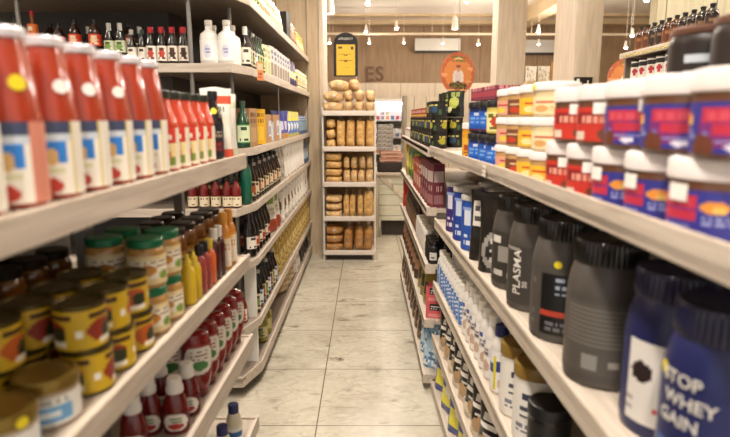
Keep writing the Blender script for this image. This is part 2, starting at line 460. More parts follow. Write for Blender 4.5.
# ---- far left gondola with its end display
u = unit('store_shelf', 'tall far left shelving of pale wood with bottles across its near end')
FLZ = {'G': (2.04, .044), 'F': (1.70, .042), 'E': (1.30, .042), 'D': (1.01, .042), 'C': (.715, .042), 'B': (.377, .048), 'A': (.12, .06)}
for k, (top, face) in FLZ.items():
    ex = -2.05
    front = [(ex, 2.7), (-.632, 2.7), (-.575, 2.92), (-.575, 5.86)]
    if k in 'AB': front = [(-1.2, 2.72), (-.64, 2.72), (-.575, 2.92), (-.575, 5.86)]
    obj('shelf_board', prism('shelf_board', [(front[0][0], 3.2), front[0], (-.64, 2.712), (-.585, 2.925), (-.585, 5.86), (-1.08, 5.86), (-1.08, 3.2)], top-.026, top-.006), TAUPE, u)
    front_strip('shelf_edge', front[:3], top, face, u, SHELFX)
    front_strip('shelf_edge', front[2:], top, face, u)
obj('back_panel', boxes('back_panel', [(-1.1, 3.22, 0, -1.08, 5.86, 2.3)]), DARKP, u)
obj('end_panel', boxes('end_panel', [(-2.05, 3.2, 0, -1.08, 3.22, 2.3)]), M('dark_grey_panel', '#4a4743', .6, noise=.1, nscale=6), u)
obj('end_support', boxes('end_support', [(-.66, 2.93, .1, -.6, 2.96, .70)]), WHITEM, u)
for (x, y, z0, z1) in ((-.825, 2.73, 1.30, 2.03), (-1.62, 2.73, 1.30, 2.03), (-.70, 3.0, 1.30, 2.0), (-.70, 3.0, .1, 1.3)):
    obj('upright', tube('upright', [(x, y, z0), (x, y, z1)], .011), GREY, u)
obj('upright', tube('upright', [(-.62, 4.04, 1.29), (-.62, 4.04, 1.67)], .006), GREY, u)
obj('base_plinth', boxes('base_plinth', [(-1.08, 2.95, 0, -.63, 5.86, .08)]), DARKP, u)

# ================================================================== PRODUCT KINDS
def bottle(name, prof, bmat, cap=None, lab=None, extra=(), n=20, sx=1, sy=1, body='bottle'):
    parts = [(body, lathe(body, prof, n, sx, sy), bmat)]
    if cap: parts.append((cap[0], lathe(cap[0], cap[1], cap[3] if len(cap) > 3 else n, 1, 1, *(cap[4:] if len(cap) > 4 else ())), cap[2]))
    if lab: parts.append(('label', wrap('label', *lab, sx=sx, sy=sy), PAPER))
    return (name, parts+list(extra))
def cyl(r, z0, z1, b=.002): return [(r-b, z0), (r, z0+b), (r, z1-b), (r-b, z1)]

# --- tall tomato sauce bottle
TOM = M('tomato_sauce_in_glass', '#a63a20', .14, coat=.7, noise=.12, nscale=14)
def tom_label(v):
    c = Cv(60, 30, '#efe9dc')
    for k in ((.5,) if v != 2 else (.62,)):
        c.rect(k-.15, .84, k+.16, 1, '#3c4664').rect(k-.15, .74, k+.16, .84, '#c9d2dc').rect(k-.15, .42, k+.14, .74, '#2d7fd4')
        c.ell(k+.05, .52, .035, .12, '#d8b070').rect(k-.12, .3, k+.12, .36, '#d7d7b0').ell(k-.02, .12, .12, .13, '#c23a28').ell(k-.05, .2, .06, .05, '#e9e2d2')
        c.rect(k+.16, 0, k+.19, 1, '#d9c77a')
    if v == 1: c.rect(.66, 0, .86, 1, '#d88a74')
    return c
TP = [(.033, 0), (.036, .004), (.036, .1), (.0345, .118), (.030, .158), (.0265, .188), (.0245, .2), (.0245, .203)]
def tomato_bottle(v, st):
    ex = []
    if st: ex.append(('sticker', dot('sticker', .0345, .118, .0265, .188, rad(52), .15, .0095, .33), M('%s_sticker' % st, {'yellow': '#e6d21e', 'white': '#f2eee8'}[st], .5)))
    return bottle('tomato_sauce_bottle', TP, TOM, ('cap', cyl(.0272, .202, .215), M('lilac_white_cap', '#d5d1d6', .3, .2)), ('lb', tom_label(v), .036, .006, .036, .098)[1:] and (tom_label(v), .036, .006, .036, .104), ex)
TK = [tomato_bottle(0, 'yellow'), tomato_bottle(1, 'yellow'), tomato_bottle(0, 'white'), tomato_bottle(0, 'white'), tomato_bottle(0, 'white'), tomato_bottle(0, None), tomato_bottle(0, None)]
ty = [.615, .70, .785, .867, .954, 1.034, 1.11]
for i, y in enumerate(ty):
    st = [' with yellow sticker', ' with yellow sticker', ' with white sticker', ' with white sticker', ' with white sticker', '', ''][i]
    place(TK[i], (LX(y)-.046, y, 1.341), rad(6)+R.uniform(-.1, .1), 'tall red sauce bottle%s on left top shelf' % st + ordn(i, 7), 'bottle', 'tall red sauce bottles on the left top shelf')
# --- shorter salsa bottles
SAL = M('orange_red_salsa_in_glass', '#b93a1c', .16, coat=.6, noise=.15, nscale=20)
c = Cv(56, 24, '#f0e6d0')
for k in (.1, .5, .9): c.rect(k-.12, .62, k+.12, 1, '#cf3222').rect(k-.08, .72, k+.08, .82, '#f4e6d4').rect(k-.12, .3, k+.12, .62, '#f3dfa6').rect(k-.1, .1, k+.1, .3, '#8aa04a').ell(k, .35, .05, .18, '#e07a2c')
SALK = bottle('salsa_bottle', [(.029, 0), (.031, .003), (.031, .09), (.029, .104), (.02, .13), (.0165, .145), (.0165, .15)], SAL, ('cap', cyl(.018, .147, .165), M('dark_olive_cap', '#262c20', .35, .3)), (c, .031, .004, .031, .088))
row(SALK, [(LX(y)-.05, y, 1.341) for y in fr(1.188, 1.45, .0645)], 'short salsa bottle with dark green cap on left top shelf', 'bottle', 'salsa bottles on the left top shelf', rad(25))
c = Cv(40, 24, '#15131c'); c.rect(.3, .55, .7, .8, '#2a2c4e').scrib(.35, .6, .65, .75, '#b9a56a', 2).rect(.32, .15, .68, .45, '#5c1c22').scrib(.36, .2, .6, .4, '#a3362c', 2)
DKB = bottle('balsamic_bottle', [(.022, 0), (.0245, .003), (.0245, .1), (.022, .118), (.013, .14), (.0115, .155), (.0115, .16)], M('dark_vinegar_glass', '#1d0f0d', .14, coat=.5), ('cap', cyl(.013, .155, .178), BLACKP), (c, .0245, .006, .0245, .095), [('sticker', dot('sticker', .022, .118, .013, .14, rad(5), .126, .008, .4), M('yellow_sticker', '#e6d21e'))])
place(DKB, (LX(1.5)-.037, 1.506, 1.341), rad(15), 'dark vinegar bottle with yellow sticker on left top shelf beside salsa bottles', 'bottle')
def bagcv(a, b, g, seed=1):
    c = Cv(20, 26, a); c.rect(0, .0, 1, .12, b).rect(.0, .76, 1, .9, b).rect(.2, .3, .8, .6, g).scrib(.25, .64, .75, .72, '#6a7a58', 1, seed); return c
WB = ('rice_cracker_bag', [('bag', pouch('bag', .085, .19, .05, bagcv('#eee9de', '#d8563a', '#dfe0cc')), FILM)])
WB2 = ('rice_cracker_bag', [('bag', pouch('bag', .085, .175, .05, bagcv('#ecebe2', '#cfd9b8', '#9fb57a', 3), 3), FILM)])
place(WB, (LX(1.6)-.05, 1.585, 1.341), rad(22), 'white and red snack bag at far end of left top shelf', 'bag')
place(WB2, (LX(1.6)-.055, 1.655, 1.341), rad(28), 'white and pale green snack bag, last on left top shelf', 'bag')

# ================================================================== LEFT, SECOND SHELF (B)
zb = 1.033-.002
def yellow_can_cv(s):
    c = Cv(48, 22, '#cda91c'); r = random.Random(s)
    for k in (.08, .42, .76):
        c.ell(k, .45, .11, .3, r.choice(['#8f2f1c', '#3b4a1c', '#b9581e'])).ell(k+.05, .4, .06, .2, '#2c3418').rect(k-.1, .78, k+.14, .9, '#4a2a12').rect(k-.03, .1, k+.1, .22, '#f0ead8')
    c.rect(.2, .55, .25, .75, '#f2efe6').rect(.58, .3, .63, .5, '#f2efe6')
    return c
def can(name, r, h, cv, lid, lidz=.006):
    return (name, [('can', lathe('can', [(r-.002, 0), (r, .002), (r, h-.004), (r+.0012, h-.003), (r+.0012, h), (r-.003, h), (r-.005, h-.003), (0.002, h-.003)], 24), lid), ('label', wrap('label', cv, r, .005, r, h-.007), PAPER)])
YC = [can('olive_can', .037, .072, yellow_can_cv(s), BRONZE) for s in (1, 2, 3)]
xb = lambda y, r=.037: LX(y)-r-.012
row(YC, [(xb(y), y, zb) for y in (.825, .903, .981)], 'yellow olive can, bottom tier at front of left middle shelf', 'can', 'yellow olive cans', .3, 1.0)
row(YC[1:]+YC[:1], [(xb(y)-.004, y, zb+.072) for y in (.82, .898, .976)], 'yellow olive can, upper tier at front of left middle shelf', 'can', 'yellow olive cans', .3, 1.0)
row(YC, [(xb(y)-.098, y, zb) for y in (.655, .735, .815, .895, .973)], 'yellow olive can, bottom tier of back row, left middle shelf', 'can', 'yellow olive cans', .3, 1.0)
row(YC[2:]+YC[:2], [(xb(y)-.085, y, zb+.072) for y in (.74, .82, .90, .978)], 'yellow olive can, upper tier of back row, left middle shelf', 'can', 'yellow olive cans', .3, 1.0)
c = Cv(48, 16, '#e8e6e0')
for k in (.12, .5, .88): c.rect(k-.14, .1, k+.12, .7, '#6fa9d6').rect(k-.1, .3, k+.06, .5, '#e9eef0').scrib(k-.12, .75, k+.1, .95, '#a8a49c', 1)
GJ = bottle('gold_lid_jar', [(.038, 0), (.041, .004), (.041, .05), (.038, .054)], M('pale_pate_in_glass', '#b9a487', .2, coat=.4), ('lid', [(.04, .051), (.043, .053), (.043, .066), (.041, .07), (.036, .071), (.034, .069)], GOLD), (c, .041, .005, .041, .046), body='jar')
GJs = (GJ[0], GJ[1]+[('sticker', dot('sticker', .043, .053, .043, .066, rad(48), .059, .007, .18), M('yellow_sticker', '#e6d21e'))])
place(GJs, (LX(.64)-.06, .635, zb), .3, 'squat gold-lidded jar with yellow sticker, nearest on left middle shelf', 'jar', 'gold-lidded jars')
place(GJ, (LX(.73)-.06, .733, zb), .5, 'squat gold-lidded jar with blue label beside yellow olive cans', 'jar', 'gold-lidded jars')
# green lidded jars
c = Cv(40, 20, '#e3cf9c'); c.rect(.3, .2, .7, .85, '#efe6d2').ell(.45, .5, .07, .2, '#c88a34').scrib(.36, .6, .64, .8, '#7a5a3a', 2).ell(.6, .3, .05, .15, '#7f9a3c')
GLJ = bottle('green_lid_jar', [(.033, 0), (.036, .004), (.036, .068), (.033, .076), (.03, .08)], M('yellow_mustard_in_glass', '#b98a48', .2, coat=.5, noise=.2, nscale=40), ('lid', cyl(.0345, .077, .095, .003), GREENL), (c, .036, .008, .036, .064), body='jar')
GP = [(xb(y, .036), y) for y in (1.06, 1.142)]
row(GLJ, [(x, y, zb) for x, y in GP], 'green-lidded jar, bottom tier at front beside yellow bottles', 'jar', 'green-lidded jars', .7)
row(GLJ, [(x, y, zb+.096) for x, y in GP], 'green-lidded jar, upper tier at front beside yellow bottles', 'jar', 'green-lidded jars', .7)
row(GLJ, [(x-.085, y+.01, zb+.096) for x, y in GP], 'green-lidded jar, upper tier of back row beside an upright', 'jar', 'green-lidded jars', .7)
row(GLJ, [(x-.085, y+.01, zb) for x, y in GP], 'green-lidded jar, bottom tier of back row beside an upright', 'jar', 'green-lidded jars', .7)
# dark lidded gherkin jars, tall
c = Cv(40, 20, '#c08a28'); c.rect(.3, .2, .7, .9, '#d9c08a').scrib(.35, .5, .65, .8, '#5a3c18', 3)
AMB = M('amber_pickle_in_glass', '#7a4c1a', .16, coat=.6, noise=.3, nscale=30)
DLJ = bottle('pickle_jar', [(.031, 0), (.034, .004), (.034, .12), (.03, .135), (.027, .14)], AMB, ('lid', cyl(.031, .138, .156, .003), M('dark_brown_lid', '#2a2013', .35, .4)), (c, .034, .015, .034, .10), body='jar')
row(DLJ, [(xb(y, .034)-.055, y, zb) for y in (1.26, 1.335, 1.41, 1.485, 1.56, 1.63)], 'dark-lidded pickle jar, second row of left middle shelf', 'jar', 'dark-lidded pickle jars', .6)
row(DLJ, [(xb(y, .034)-.135, y, zb) for y in (1.26, 1.335, 1.41, 1.485, 1.56)], 'dark-lidded pickle jar, back row of left middle shelf', 'jar', 'dark-lidded pickle jars', .6)
row(DLJ, [(xb(y, .034)-.215, y, zb) for y in (.66, .735, .81, .885, .96, 1.035, 1.11)], 'added dark-lidded pickle jar behind the yellow cans, left middle shelf', 'jar', 'dark-lidded pickle jars', .6)  # extra jars added so the depth behind the cans looks dark
row(DLJ, [(xb(y, .034)-.29, y, zb) for y in (.70, .775, .85, .925, 1.0, 1.075)], 'added dark-lidded pickle jar in deepest row behind the yellow cans', 'jar', 'dark-lidded pickle jars', .6)  # second added row, darkening the deepest part of the shelf
# little squeeze bottles at the front
def squeeze(name, r, h, col, capm, nozzle=True, lab=None, sx=1):
    pr = [(r*.9, 0), (r, .004), (r, h*.62), (r*.8, h*.72), (r*.5, h*.78)]
    return bottle(name, pr, col, ('cap', [(r*.55, h*.77), (r*.55, h*.86), (r*.3, h*.9), (r*.22, h)] if nozzle else cyl(r*.6, h*.77, h), capm), lab)
YEL = M('yellow_mustard_plastic', '#d3b224', .35); YELC = M('yellow_cap_plastic', '#e3c63a', .4)
row(squeeze('mustard_bottle', .017, .115, YEL, YELC), [(LX(y)-.025, y, zb) for y in (1.228, 1.268)], 'small yellow mustard bottle on left middle shelf', 'bottle', 'yellow mustard bottles', 0)
row(squeeze('sauce_bottle', .0165, .12, M('pink_red_sauce', '#9c3d34', .25, coat=.4), BLACKP, False), [(LX(y)-.025, y, zb) for y in (1.308, 1.346)], 'small pinkish red sauce bottle with dark cap, left middle shelf', 'bottle', 'pinkish red sauce bottles')
place(squeeze('hot_sauce_bottle', .017, .118, M('orange_sauce', '#d8642a', .3, coat=.3), YELC, False), (LX(1.386)-.025, 1.386, zb), 0, 'small orange bottle with yellow cap on left middle shelf', 'bottle')
row(squeeze('dressing_bottle', .017, .135, M('dark_red_dressing', '#4a1a16', .2, coat=.5), WHITEP, False), [(LX(y)-.028, y, zb) for y in (1.43, 1.472)], 'dark red dressing bottle with white cap, left middle shelf', 'bottle', 'dark red dressing bottles')
c = Cv(30, 24, '#f0dcb8'); c.rect(.3, .1, .75, .8, '#efe2cf').ell(.5, .35, .08, .1, '#c9522a').scrib(.36, .55, .66, .75, '#c97a3a', 2).rect(0, .9, 1, 1, '#e09a34')
row(squeeze('orange_dressing_bottle', .02, .16, M('orange_dressing', '#d88a2c', .25, coat=.4), M('orange_cap', '#dd9a3c', .4), False, (c, .0204, .008, .0204, .095)), [(LX(y)-.028, y, zb) for y in (1.535, 1.592)], 'tall orange dressing bottle with cream label, left middle shelf', 'bottle', 'orange dressing bottles')

# ================================================================== LEFT, THIRD SHELF (C) and FOURTH (D)
zc = .768
KET = M('ketchup_in_plastic', '#6e1512', .2, coat=.5, noise=.1, nscale=20)
c = Cv(40, 24, '#5e1210'); c.ell(.5, .5, .17, .48, '#e6e0d6').ell(.5, .28, .1, .16, '#b3302a').scrib(.42, .5, .58, .75, '#5a7a4a', 2)
KB = bottle('ketchup_bottle', [(.024, 0), (.027, .004), (.027, .06), (.025, .085), (.018, .105), (.016, .112)], KET, ('cap', [(.02, .108), (.0215, .11), (.0215, .122), (.019, .125), (.0185, .143), (.017, .146)], WHITEP), (c, .0272, .01, .0272, .058), sx=1.15, sy=.8)
row(KB, [(-.393, 1.135, zc), (-.391, 1.21, zc)], 'white-capped ketchup bottle at front of left third shelf', 'bottle', 'white-capped ketchup bottles', .2, .05, s=.87)
row(KB, [(-.475, 1.05, zc), (-.475, 1.13, zc), (-.48, 1.215, zc)], 'white-capped ketchup bottle in second row, left third shelf', 'bottle', 'white-capped ketchup bottles', .2, .05, s=.87)
c = Cv(40, 24, '#861a14'); c.ell(.5, .5, .2, .5, '#e9e4d8').ell(.5, .3, .1, .16, '#4f8a4a').scrib(.4, .5, .6, .8, '#8a3a30', 3).rect(0, .9, 1, 1, '#9a2a20')
KD = bottle('ketchup_bottle', [(.018, 0), (.0185, .015), (.02, .02), (.024, .035), (.027, .06), (.027, .13), (.024, .152), (.012, .16)], M('bright_ketchup_in_plastic', '#851815', .18, coat=.5), ('cap', cyl(.019, 0, .016), M('dark_red_cap', '#5c1512', .4)), (c, .0272, .058, .0272, .13), sx=1.2, sy=.75)
row(KD, [(LX(y)-.036, y, zc) for y in fr(1.30, 1.67, .0665)], 'upturned red ketchup bottle at front of left third shelf', 'bottle', 'upturned ketchup bottles', .55, .05, s=1.06)
row(KD, [(LX(y)-.112, y, zc) for y in fr(1.29, 1.67, .0665)], 'upturned red ketchup bottle in second row, left third shelf', 'bottle', 'upturned ketchup bottles', .55, .05, s=1.06)
zd = .463
c = Cv(30, 20, '#e9e3d2'); c.rect(.3, .1, .7, .9, '#f2efe8').rect(.35, .4, .65, .7, '#2f6aa8').rect(.35, .1, .65, .25, '#d8c23c')
MY = bottle('mayonnaise_bottle', [(.025, 0), (.028, .004), (.028, .085), (.024, .11), (.017, .125)], M('cream_mayonnaise', '#e6dfc6', .3, coat=.3), ('cap', cyl(.0185, .122, .155), NAVYC), (c, .0285, .015, .0285, .08))
row(MY, [(-.405, 1.45, zd), (-.40, 1.57, zd)], 'cream bottle with navy cap on lowest near left shelf', 'bottle', 'navy-capped cream bottles', .4, s=.86)

# ================================================================== FAR LEFT GONDOLA
def gen_bottle(name, h, r, bm, capm, cv=None, neck=.38, capname='cap', lz=(.1, .5), ch=.09, nr=.38):
    prof = [(r*.92, 0), (r, .003), (r, h*(1-neck-.1)), (r*.85, h*(1-neck)), (r*nr, h*(1-neck*.55)), (r*nr, h*.95)]
    lab = (cv, r, h*lz[0], r, h*lz[1]) if cv else None
    return bottle(name, prof, bm, (capname, cyl(r*nr+.0018, h*(1-ch), h, .001), capm), lab, n=16)
def lab2(bg, panel, ink, acc=None, W=28, H=16, seed=1):
    c = Cv(W, H, bg)
    for k in (.0, .5, 1.0):
        c.rect(max(0, k-.17), .05, min(1, k+.17), .95, panel)
        if acc: c.ell(k, .5, .09, .28, acc)
        c.scrib(max(0, k-.12), .7, min(1, k+.12), .85, ink, 1, seed).scrib(max(0, k-.1), .12, min(1, k+.1), .26, ink, 1, seed+3)
    return c
SOY = gen_bottle('soy_sauce_bottle', .175, .024, DGLASS, REDC, lab2('#e8e0d4', '#ece5da', '#5a2c24', '#b8402e'), ch=.16, nr=.5)
SOY2 = gen_bottle('soy_sauce_bottle', .175, .024, DGLASS, REDC, lab2('#e8dccc', '#e9dfd0', '#4a2c24', '#3a2018'), ch=.16, nr=.5)
SLV = M('silver_foil_cap', '#c9c6be', .3, .6)
WORC = gen_bottle('worcester_bottle', .195, .025, DGLASS, SLV, lab2('#cfd8b0', '#d8dcc0', '#3c5a2c', '#7aa04a'), .3, ch=.18, lz=(.3, .58))
TERI = gen_bottle('teriyaki_bottle', .165, .022, DGLASS, SLV, lab2('#e4ddd0', '#ece5da', '#402c24'), ch=.15)
TERG = gen_bottle('teriyaki_bottle', .165, .022, DGLASS, M('dark_green_cap', '#2f4534'), lab2('#d8d0c0', '#e2dccf', '#402c24'), ch=.15)
CHIL = gen_bottle('chilli_sauce_bottle', .21, .029, M('brown_sauce_glass', '#2c120c', .15, coat=.5), BLACKP, lab2('#c63a22', '#d8472c', '#f0d8b0', '#e8c8a0'), .2, lz=(.42, .68))
ORB = gen_bottle('orange_label_bottle', .25, .023, M('clear_sauce_glass', '#8a4a2a', .15, coat=.5), REDC, lab2('#d86a2c', '#dd7a3a', '#f2e2c2'), lz=(.35, .75))
CLB = gen_bottle('clear_syrup_bottle', .23, .028, M('olive_clear_glass', '#4d4a36', .12, coat=.6), BLACKP, None)
zf = 1.698
def ec(px): return (px-366)*2.70/560
def endrow(kind, pxs, desc, cat, group, y=2.79, z=zf, rz=.1):
    row(kind, [(ec(p), y, z) for p in pxs], desc, cat, group, rz, .15, 'left')
place(CLB, (ec(17), 2.8, zf), 0, 'olive clear glass bottle, leftmost on the high end shelf', 'bottle')
place(ORB, (ec(37), 2.78, zf), 0, 'slim bottle with orange label and red cap, high end shelf', 'bottle')
CUP = ('shot_glass_pack', [('pack', lathe('pack', [(.02, 0), (.024, .002), (.026, .06), (.026, .062)], 16), M('red_orange_card', '#c4492b', .5)), ('figure', lathe('figure', [(.004, .06), (.012, .075), (.01, .1), (.015, .12), (.006, .135), (.002, .138)], 10), M('straw_yellow', '#cbb27a', .6))])
place(CHIL, (ec(60), 2.8, zf), 0, 'orange-labelled dark bottle beside the slim orange bottle, high end shelf', 'bottle', s=.93)
endrow(CHIL, (77, 97), 'dark chilli bottle with red label, high end shelf', 'bottle', 'red-labelled chilli bottles')
endrow(WORC, (111, 122), 'dark silver-topped bottle with green label, high end shelf', 'bottle', 'green-labelled dark bottles')
place(TERI, (ec(133), 2.79, zf), 0, 'dark bottle with white label left of green-capped bottle, high end shelf', 'bottle')
place(TERG, (ec(143.5), 2.79, zf), 0, 'dark green-capped bottle beside red-capped soy bottles, high end shelf', 'bottle')
endrow([SOY, SOY, SOY2, SOY2], (153, 163.5, 174, 185), 'red-capped soy sauce bottle in front row, high end shelf', 'bottle', 'red-capped soy bottles', 2.78)
row([SOY], [(ec(p), 2.86, zf) for p in (158.5, 168.5, 179)], 'red-capped soy sauce bottle in second row, high end shelf', 'bottle', 'red-capped soy bottles', 0, .1, 'left')
row([CHIL, WORC, TERI], [(ec(p)*1.03, 2.9, zf) for p in (50, 88, 117, 128, 139, 149)], 'dark bottle in second row of the high end shelf', 'bottle', 'second row dark bottles', 0, .1, 'left')
c = Cv(30, 20, '#f2f0ec'); c.ell(.5, .45, .16, .34, '#d5d6e4').scrib(.4, .35, .6, .6, '#9aa0c0', 2)
MILK = M('white_ceramic_glaze', '#f0ede6', .25, coat=.4)
WJ = ('white_liqueur_bottle', [('bottle', lathe('bottle', [(.04, 0), (.044, .004), (.044, .125), (.04, .145), (.02, .16), (.017, .165), (.017, .19)], 20, 1, .8), MILK), ('cap', cyl and lathe('cap', cyl(.019, .183, .207), 16), M('pale_cream_cap', '#ded8cb', .4)), ('label', wrap('label', c, .044, .02, .044, .115, -1.3, 1.3, 1, .8), PAPER)])
row(WJ, [(ec(210), 2.79, zf), (ec(229), 2.79, zf)], 'white bottle with pale round label at corner of high end shelf', 'bottle', 'white bottles at the shelf corner', 0, .08, 'left')
row(WJ, [(-.762, 2.905, zf), (-.668, 2.905, zf)], 'white bottle standing behind the front white bottles, high end shelf', 'bottle', 'white bottles at the shelf corner', 0, .08, 'left', .97)
fx = -.585
def fl(z, ys, kind, desc, cat, group=None, dx=.035, rz=.7, jit=.15, s=1):
    row(kind, [(fx-dx, y, z) for y in ys], desc, cat, group, rz, jit, s=s)
WCD = gen_bottle('wine_vinegar_bottle', .205, .028, DGLASS, WHITEP, lab2('#d8d2c0', '#e2dccb', '#3a3a30'), ch=.2)
DK1 = gen_bottle('dark_oil_bottle', .2, .027, DGLASS, BLACKP, lab2('#cfc49c', '#d8ccae', '#3c3420', '#7a8a40'))
DK2 = gen_bottle('dark_oil_bottle', .2, .027, DGLASS, SLV, lab2('#4a7fae', '#d8e0e6', '#2c4a70'))
GRB = gen_bottle('olive_oil_bottle', .2, .028, GRGLASS, BLACKP, lab2('#c9c48a', '#d6cf9c', '#4a5a2c', '#8aa04a'))
place(WCD, (-.61, 2.965, zf), .3, 'dark bottle with tall white cap right of white bottles, high shelf', 'bottle')
fl(zf, (3.03, 3.1), DK1, 'dark oil bottle with cream label on second highest far left shelf', 'bottle', 'dark oil bottles')
place(DK2, (fx-.035, 3.17, zf), .6, 'dark bottle with blue label on second highest far left shelf', 'bottle')
fl(zf, (3.24, 3.31, 3.38), GRB, 'green oil bottle behind hanging orange tag, far left shelf', 'bottle', 'green oil bottles')
def box_cv(bg, pic, ink, seed=1, W=14, H=18):
    c = Cv(W, H, bg); c.rect(.12, .12, .88, .5, pic).scrib(.15, .62, .85, .88, ink, 2, seed); return c
def bx(name, w, d, h, bg, pic, ink, seed=1, top=None): return (name, [('carton', carton('carton', w, d, h, box_cv(bg, pic, ink, seed), box_cv(bg, pic, ink, seed+1), top or bg), CARD)])
def pk(name, w, h, d, cvs, seed=1, pillow=False): return (name, [('bag', pouch('bag', w, h, d, cvs, seed, pillow), FILM)])
CRP = bx('cream_carton', .1, .06, .18, '#ddd3b0', '#b8bf8a', '#7a8a4a')
fl(zf, (3.48, 3.59), CRP, 'cream and green carton beside the hanging orange tag, far left shelf', 'carton', 'cream cartons', .05, rad(80), .05)
WBX = bx('white_drink_carton', .105, .065, .2, '#cfcbc6', '#93826e', '#737b92', 2)
fl(zf, fr(3.71, 4.47, .125), WBX, 'white carton with grey print on second highest far left shelf', 'carton', 'white cartons', .052, rad(80), .05)
c = Cv(14, 18, '#3b3164'); c.rect(.2, .35, .8, .6, '#d9cf9c').rect(.1, .85, .9, .95, '#5a4c8c')
PUR = pk('purple_snack_bag', .13, .21, .07, c, 4)
fl(zf, (4.65, 4.8, 4.95), PUR, 'purple snack bag on second highest far left shelf', 'bag', 'purple snack bags', .05, rad(75), .08)
c = lab2('#e3d6a0', '#efe8cf', '#6a6a4a', '#c9a83c')
WYJ = bottle('white_yellow_jar', [(.04, 0), (.045, .004), (.045, .13), (.038, .145)], M('pale_yellow_contents', '#d6c98a', .3, coat=.3), ('lid', cyl(.041, .143, .165), WHITEP), (c, .0453, .01, .0453, .125), body='jar')
fl(zf, fr(5.06, 5.8, .115), WYJ, 'pale yellow jar with white lid, second highest far left shelf', 'jar', 'pale yellow jars', .05)
# hanging orange tag
c = Cv(10, 14, '#d98a52'); c.rect(.1, .55, .9, .9, '#cfc0a0').scrib(.15, .15, .85, .45, '#a84a22', 3)
TAGM = carton('tag', .06, .002, .095, c)
place(('price_tag', [('tag', TAGM, CARD)]), (-.566, 3.08, 1.645), rad(65), 'orange price tag hanging from second highest far left shelf', 'tag')
# top shelf G
zg = 2.038
fl(zg, (2.85, 2.93, 3.01, 3.09), DK1, 'dark bottle on highest far left shelf near its end', 'bottle', 'dark bottles on the highest shelf')
fl(zg, (3.18, 3.27), GRB, 'green bottle on highest far left shelf beside cream packs', 'bottle', 'green bottles on the highest shelf')
c = Cv(14, 16, '#bdae7e'); c.rect(.15, .2, .85, .6, '#a58748').scrib(.2, .7, .8, .9, '#7a8a4a', 2)
CPK = pk('cream_pasta_bag', .12, .18, .08, c, 5)
c = Cv(14, 16, '#c39c70'); c.rect(.15, .2, .85, .65, '#d6c49c').scrib(.2, .7, .8, .9, '#b0643a', 2)
CPK2 = pk('peach_pasta_bag', .12, .175, .08, c, 6)
fl(zg, (3.4, 3.53, 3.66), CPK, 'cream pasta bag on highest far left shelf', 'bag', 'cream pasta bags', .055, rad(75), .08)
fl(zg, (3.8, 3.94, 4.08, 4.22), CPK2, 'peach pasta bag on highest far left shelf', 'bag', 'peach pasta bags', .055, rad(75), .08)
c = Cv(10, 14, '#1b1715'); c.rect(.2, .3, .8, .6, '#2e2723')
place(('black_gift_box', [('carton', carton('carton', .14, .1, .2, c), CARD)]), (fx-.06, 4.5, zg), rad(85), 'black box standing on highest far left shelf', 'box')
c = Cv(12, 14, '#8a5a3c'); c.rect(.2, .25, .8, .6, '#b5855a').scrib(.2, .7, .8, .9, '#e0cfa8', 2)
BRP = pk('brown_pasta_bag', .13, .19, .08, c, 7)
fl(zg, (4.72, 4.88, 5.04), BRP, 'brown bag beside black box on highest far left shelf', 'bag', 'brown bags', .055, rad(75), .08)
c = Cv(12, 14, '#d5bd58'); c.rect(.2, .25, .8, .6, '#e6dcae').scrib(.2, .7, .8, .9, '#7a6a2c', 2)
YLP = pk('yellow_pasta_bag', .13, .17, .08, c, 8)
fl(zg, (5.22, 5.4, 5.6), YLP, 'yellow bag at far end of highest far left shelf', 'bag', 'yellow bags', .055, rad(75), .08)
# shelf E (1.30)
ze = 1.298
place(gen_bottle('green_juice_bottle', .235, .034, GRGLASS, M('dark_green_cap', '#2f4534'), lab2('#3f8a4c', '#d6e0b8', '#2c4a2c')), (-.625, 2.9, ze), .3, 'dark green bottle at near corner of eye-level far left shelf', 'bottle')
place(bx('brown_kraft_carton', .09, .08, .2, '#a37e58', '#b8946a', '#6a4a30'), (fx-.05, 3.03, ze), rad(75), 'brown carton beside green bottle, eye-level far left shelf', 'carton')
place(bx('yellow_carton', .11, .05, .2, '#dba91e', '#e6bd3a', '#8a6414', 1), (fx-.04, 3.28, ze), rad(60), 'tall yellow carton on eye-level far left shelf', 'carton')
c = Cv(22, 14, '#b08458'); c.rect(.55, .2, .95, .8, '#cfd3da').rect(.6, .3, .9, .6, '#8a9ab8')
DSP = ('cardboard_display', [('tray', carton('tray', .22, .2, .17, c), CARD)])
fl(ze, (3.46, 3.77), DSP, 'cardboard display tray on eye-level far left shelf', 'tray', 'cardboard display trays', .11, rad(90), .02)
def tin(name, r, h, bg, panel, ink, acc=None, lid=SLV): return can(name, r, h, lab2(bg, panel, ink, acc), lid)
row(tin('pale_blue_can', .032, .13, '#aeb6c6', '#d6d8de', '#5a6a90'), [(fx-.035, y, ze) for y in (3.612, 3.925)], 'pale blue can beside cardboard trays, eye-level far left shelf', 'can', 'pale blue cans')
c = Cv(14, 16, '#3d4190'); c.rect(.2, .3, .8, .6, '#c8c4da').rect(0, 0, 1, .2, '#c99a5a')
fl(ze, (4.15, 4.32), pk('blue_purple_bag', .13, .2, .08, c, 9), 'blue purple bag on eye-level far left shelf', 'bag', 'blue purple bags', .06, rad(50), .08)
c = Cv(16, 16, '#c9c06a'); c.rect(0, .1, 1, .6, '#4d6fae').ell(.5, .4, .3, .2, '#dfe3ea').rect(0, .62, 1, .75, '#e3d25c')
fl(ze, fr(4.5, 5.1, .18), pk('yellow_blue_bag', .14, .2, .09, c, 10), 'yellow and blue bag on eye-level far left shelf', 'bag', 'yellow and blue bags', .065, rad(45), .12)
c = Cv(14, 16, '#4c6a92'); c.rect(.2, .2, .8, .7, '#7a96a8').scrib(.2, .75, .8, .95, '#cfd6dc', 2)
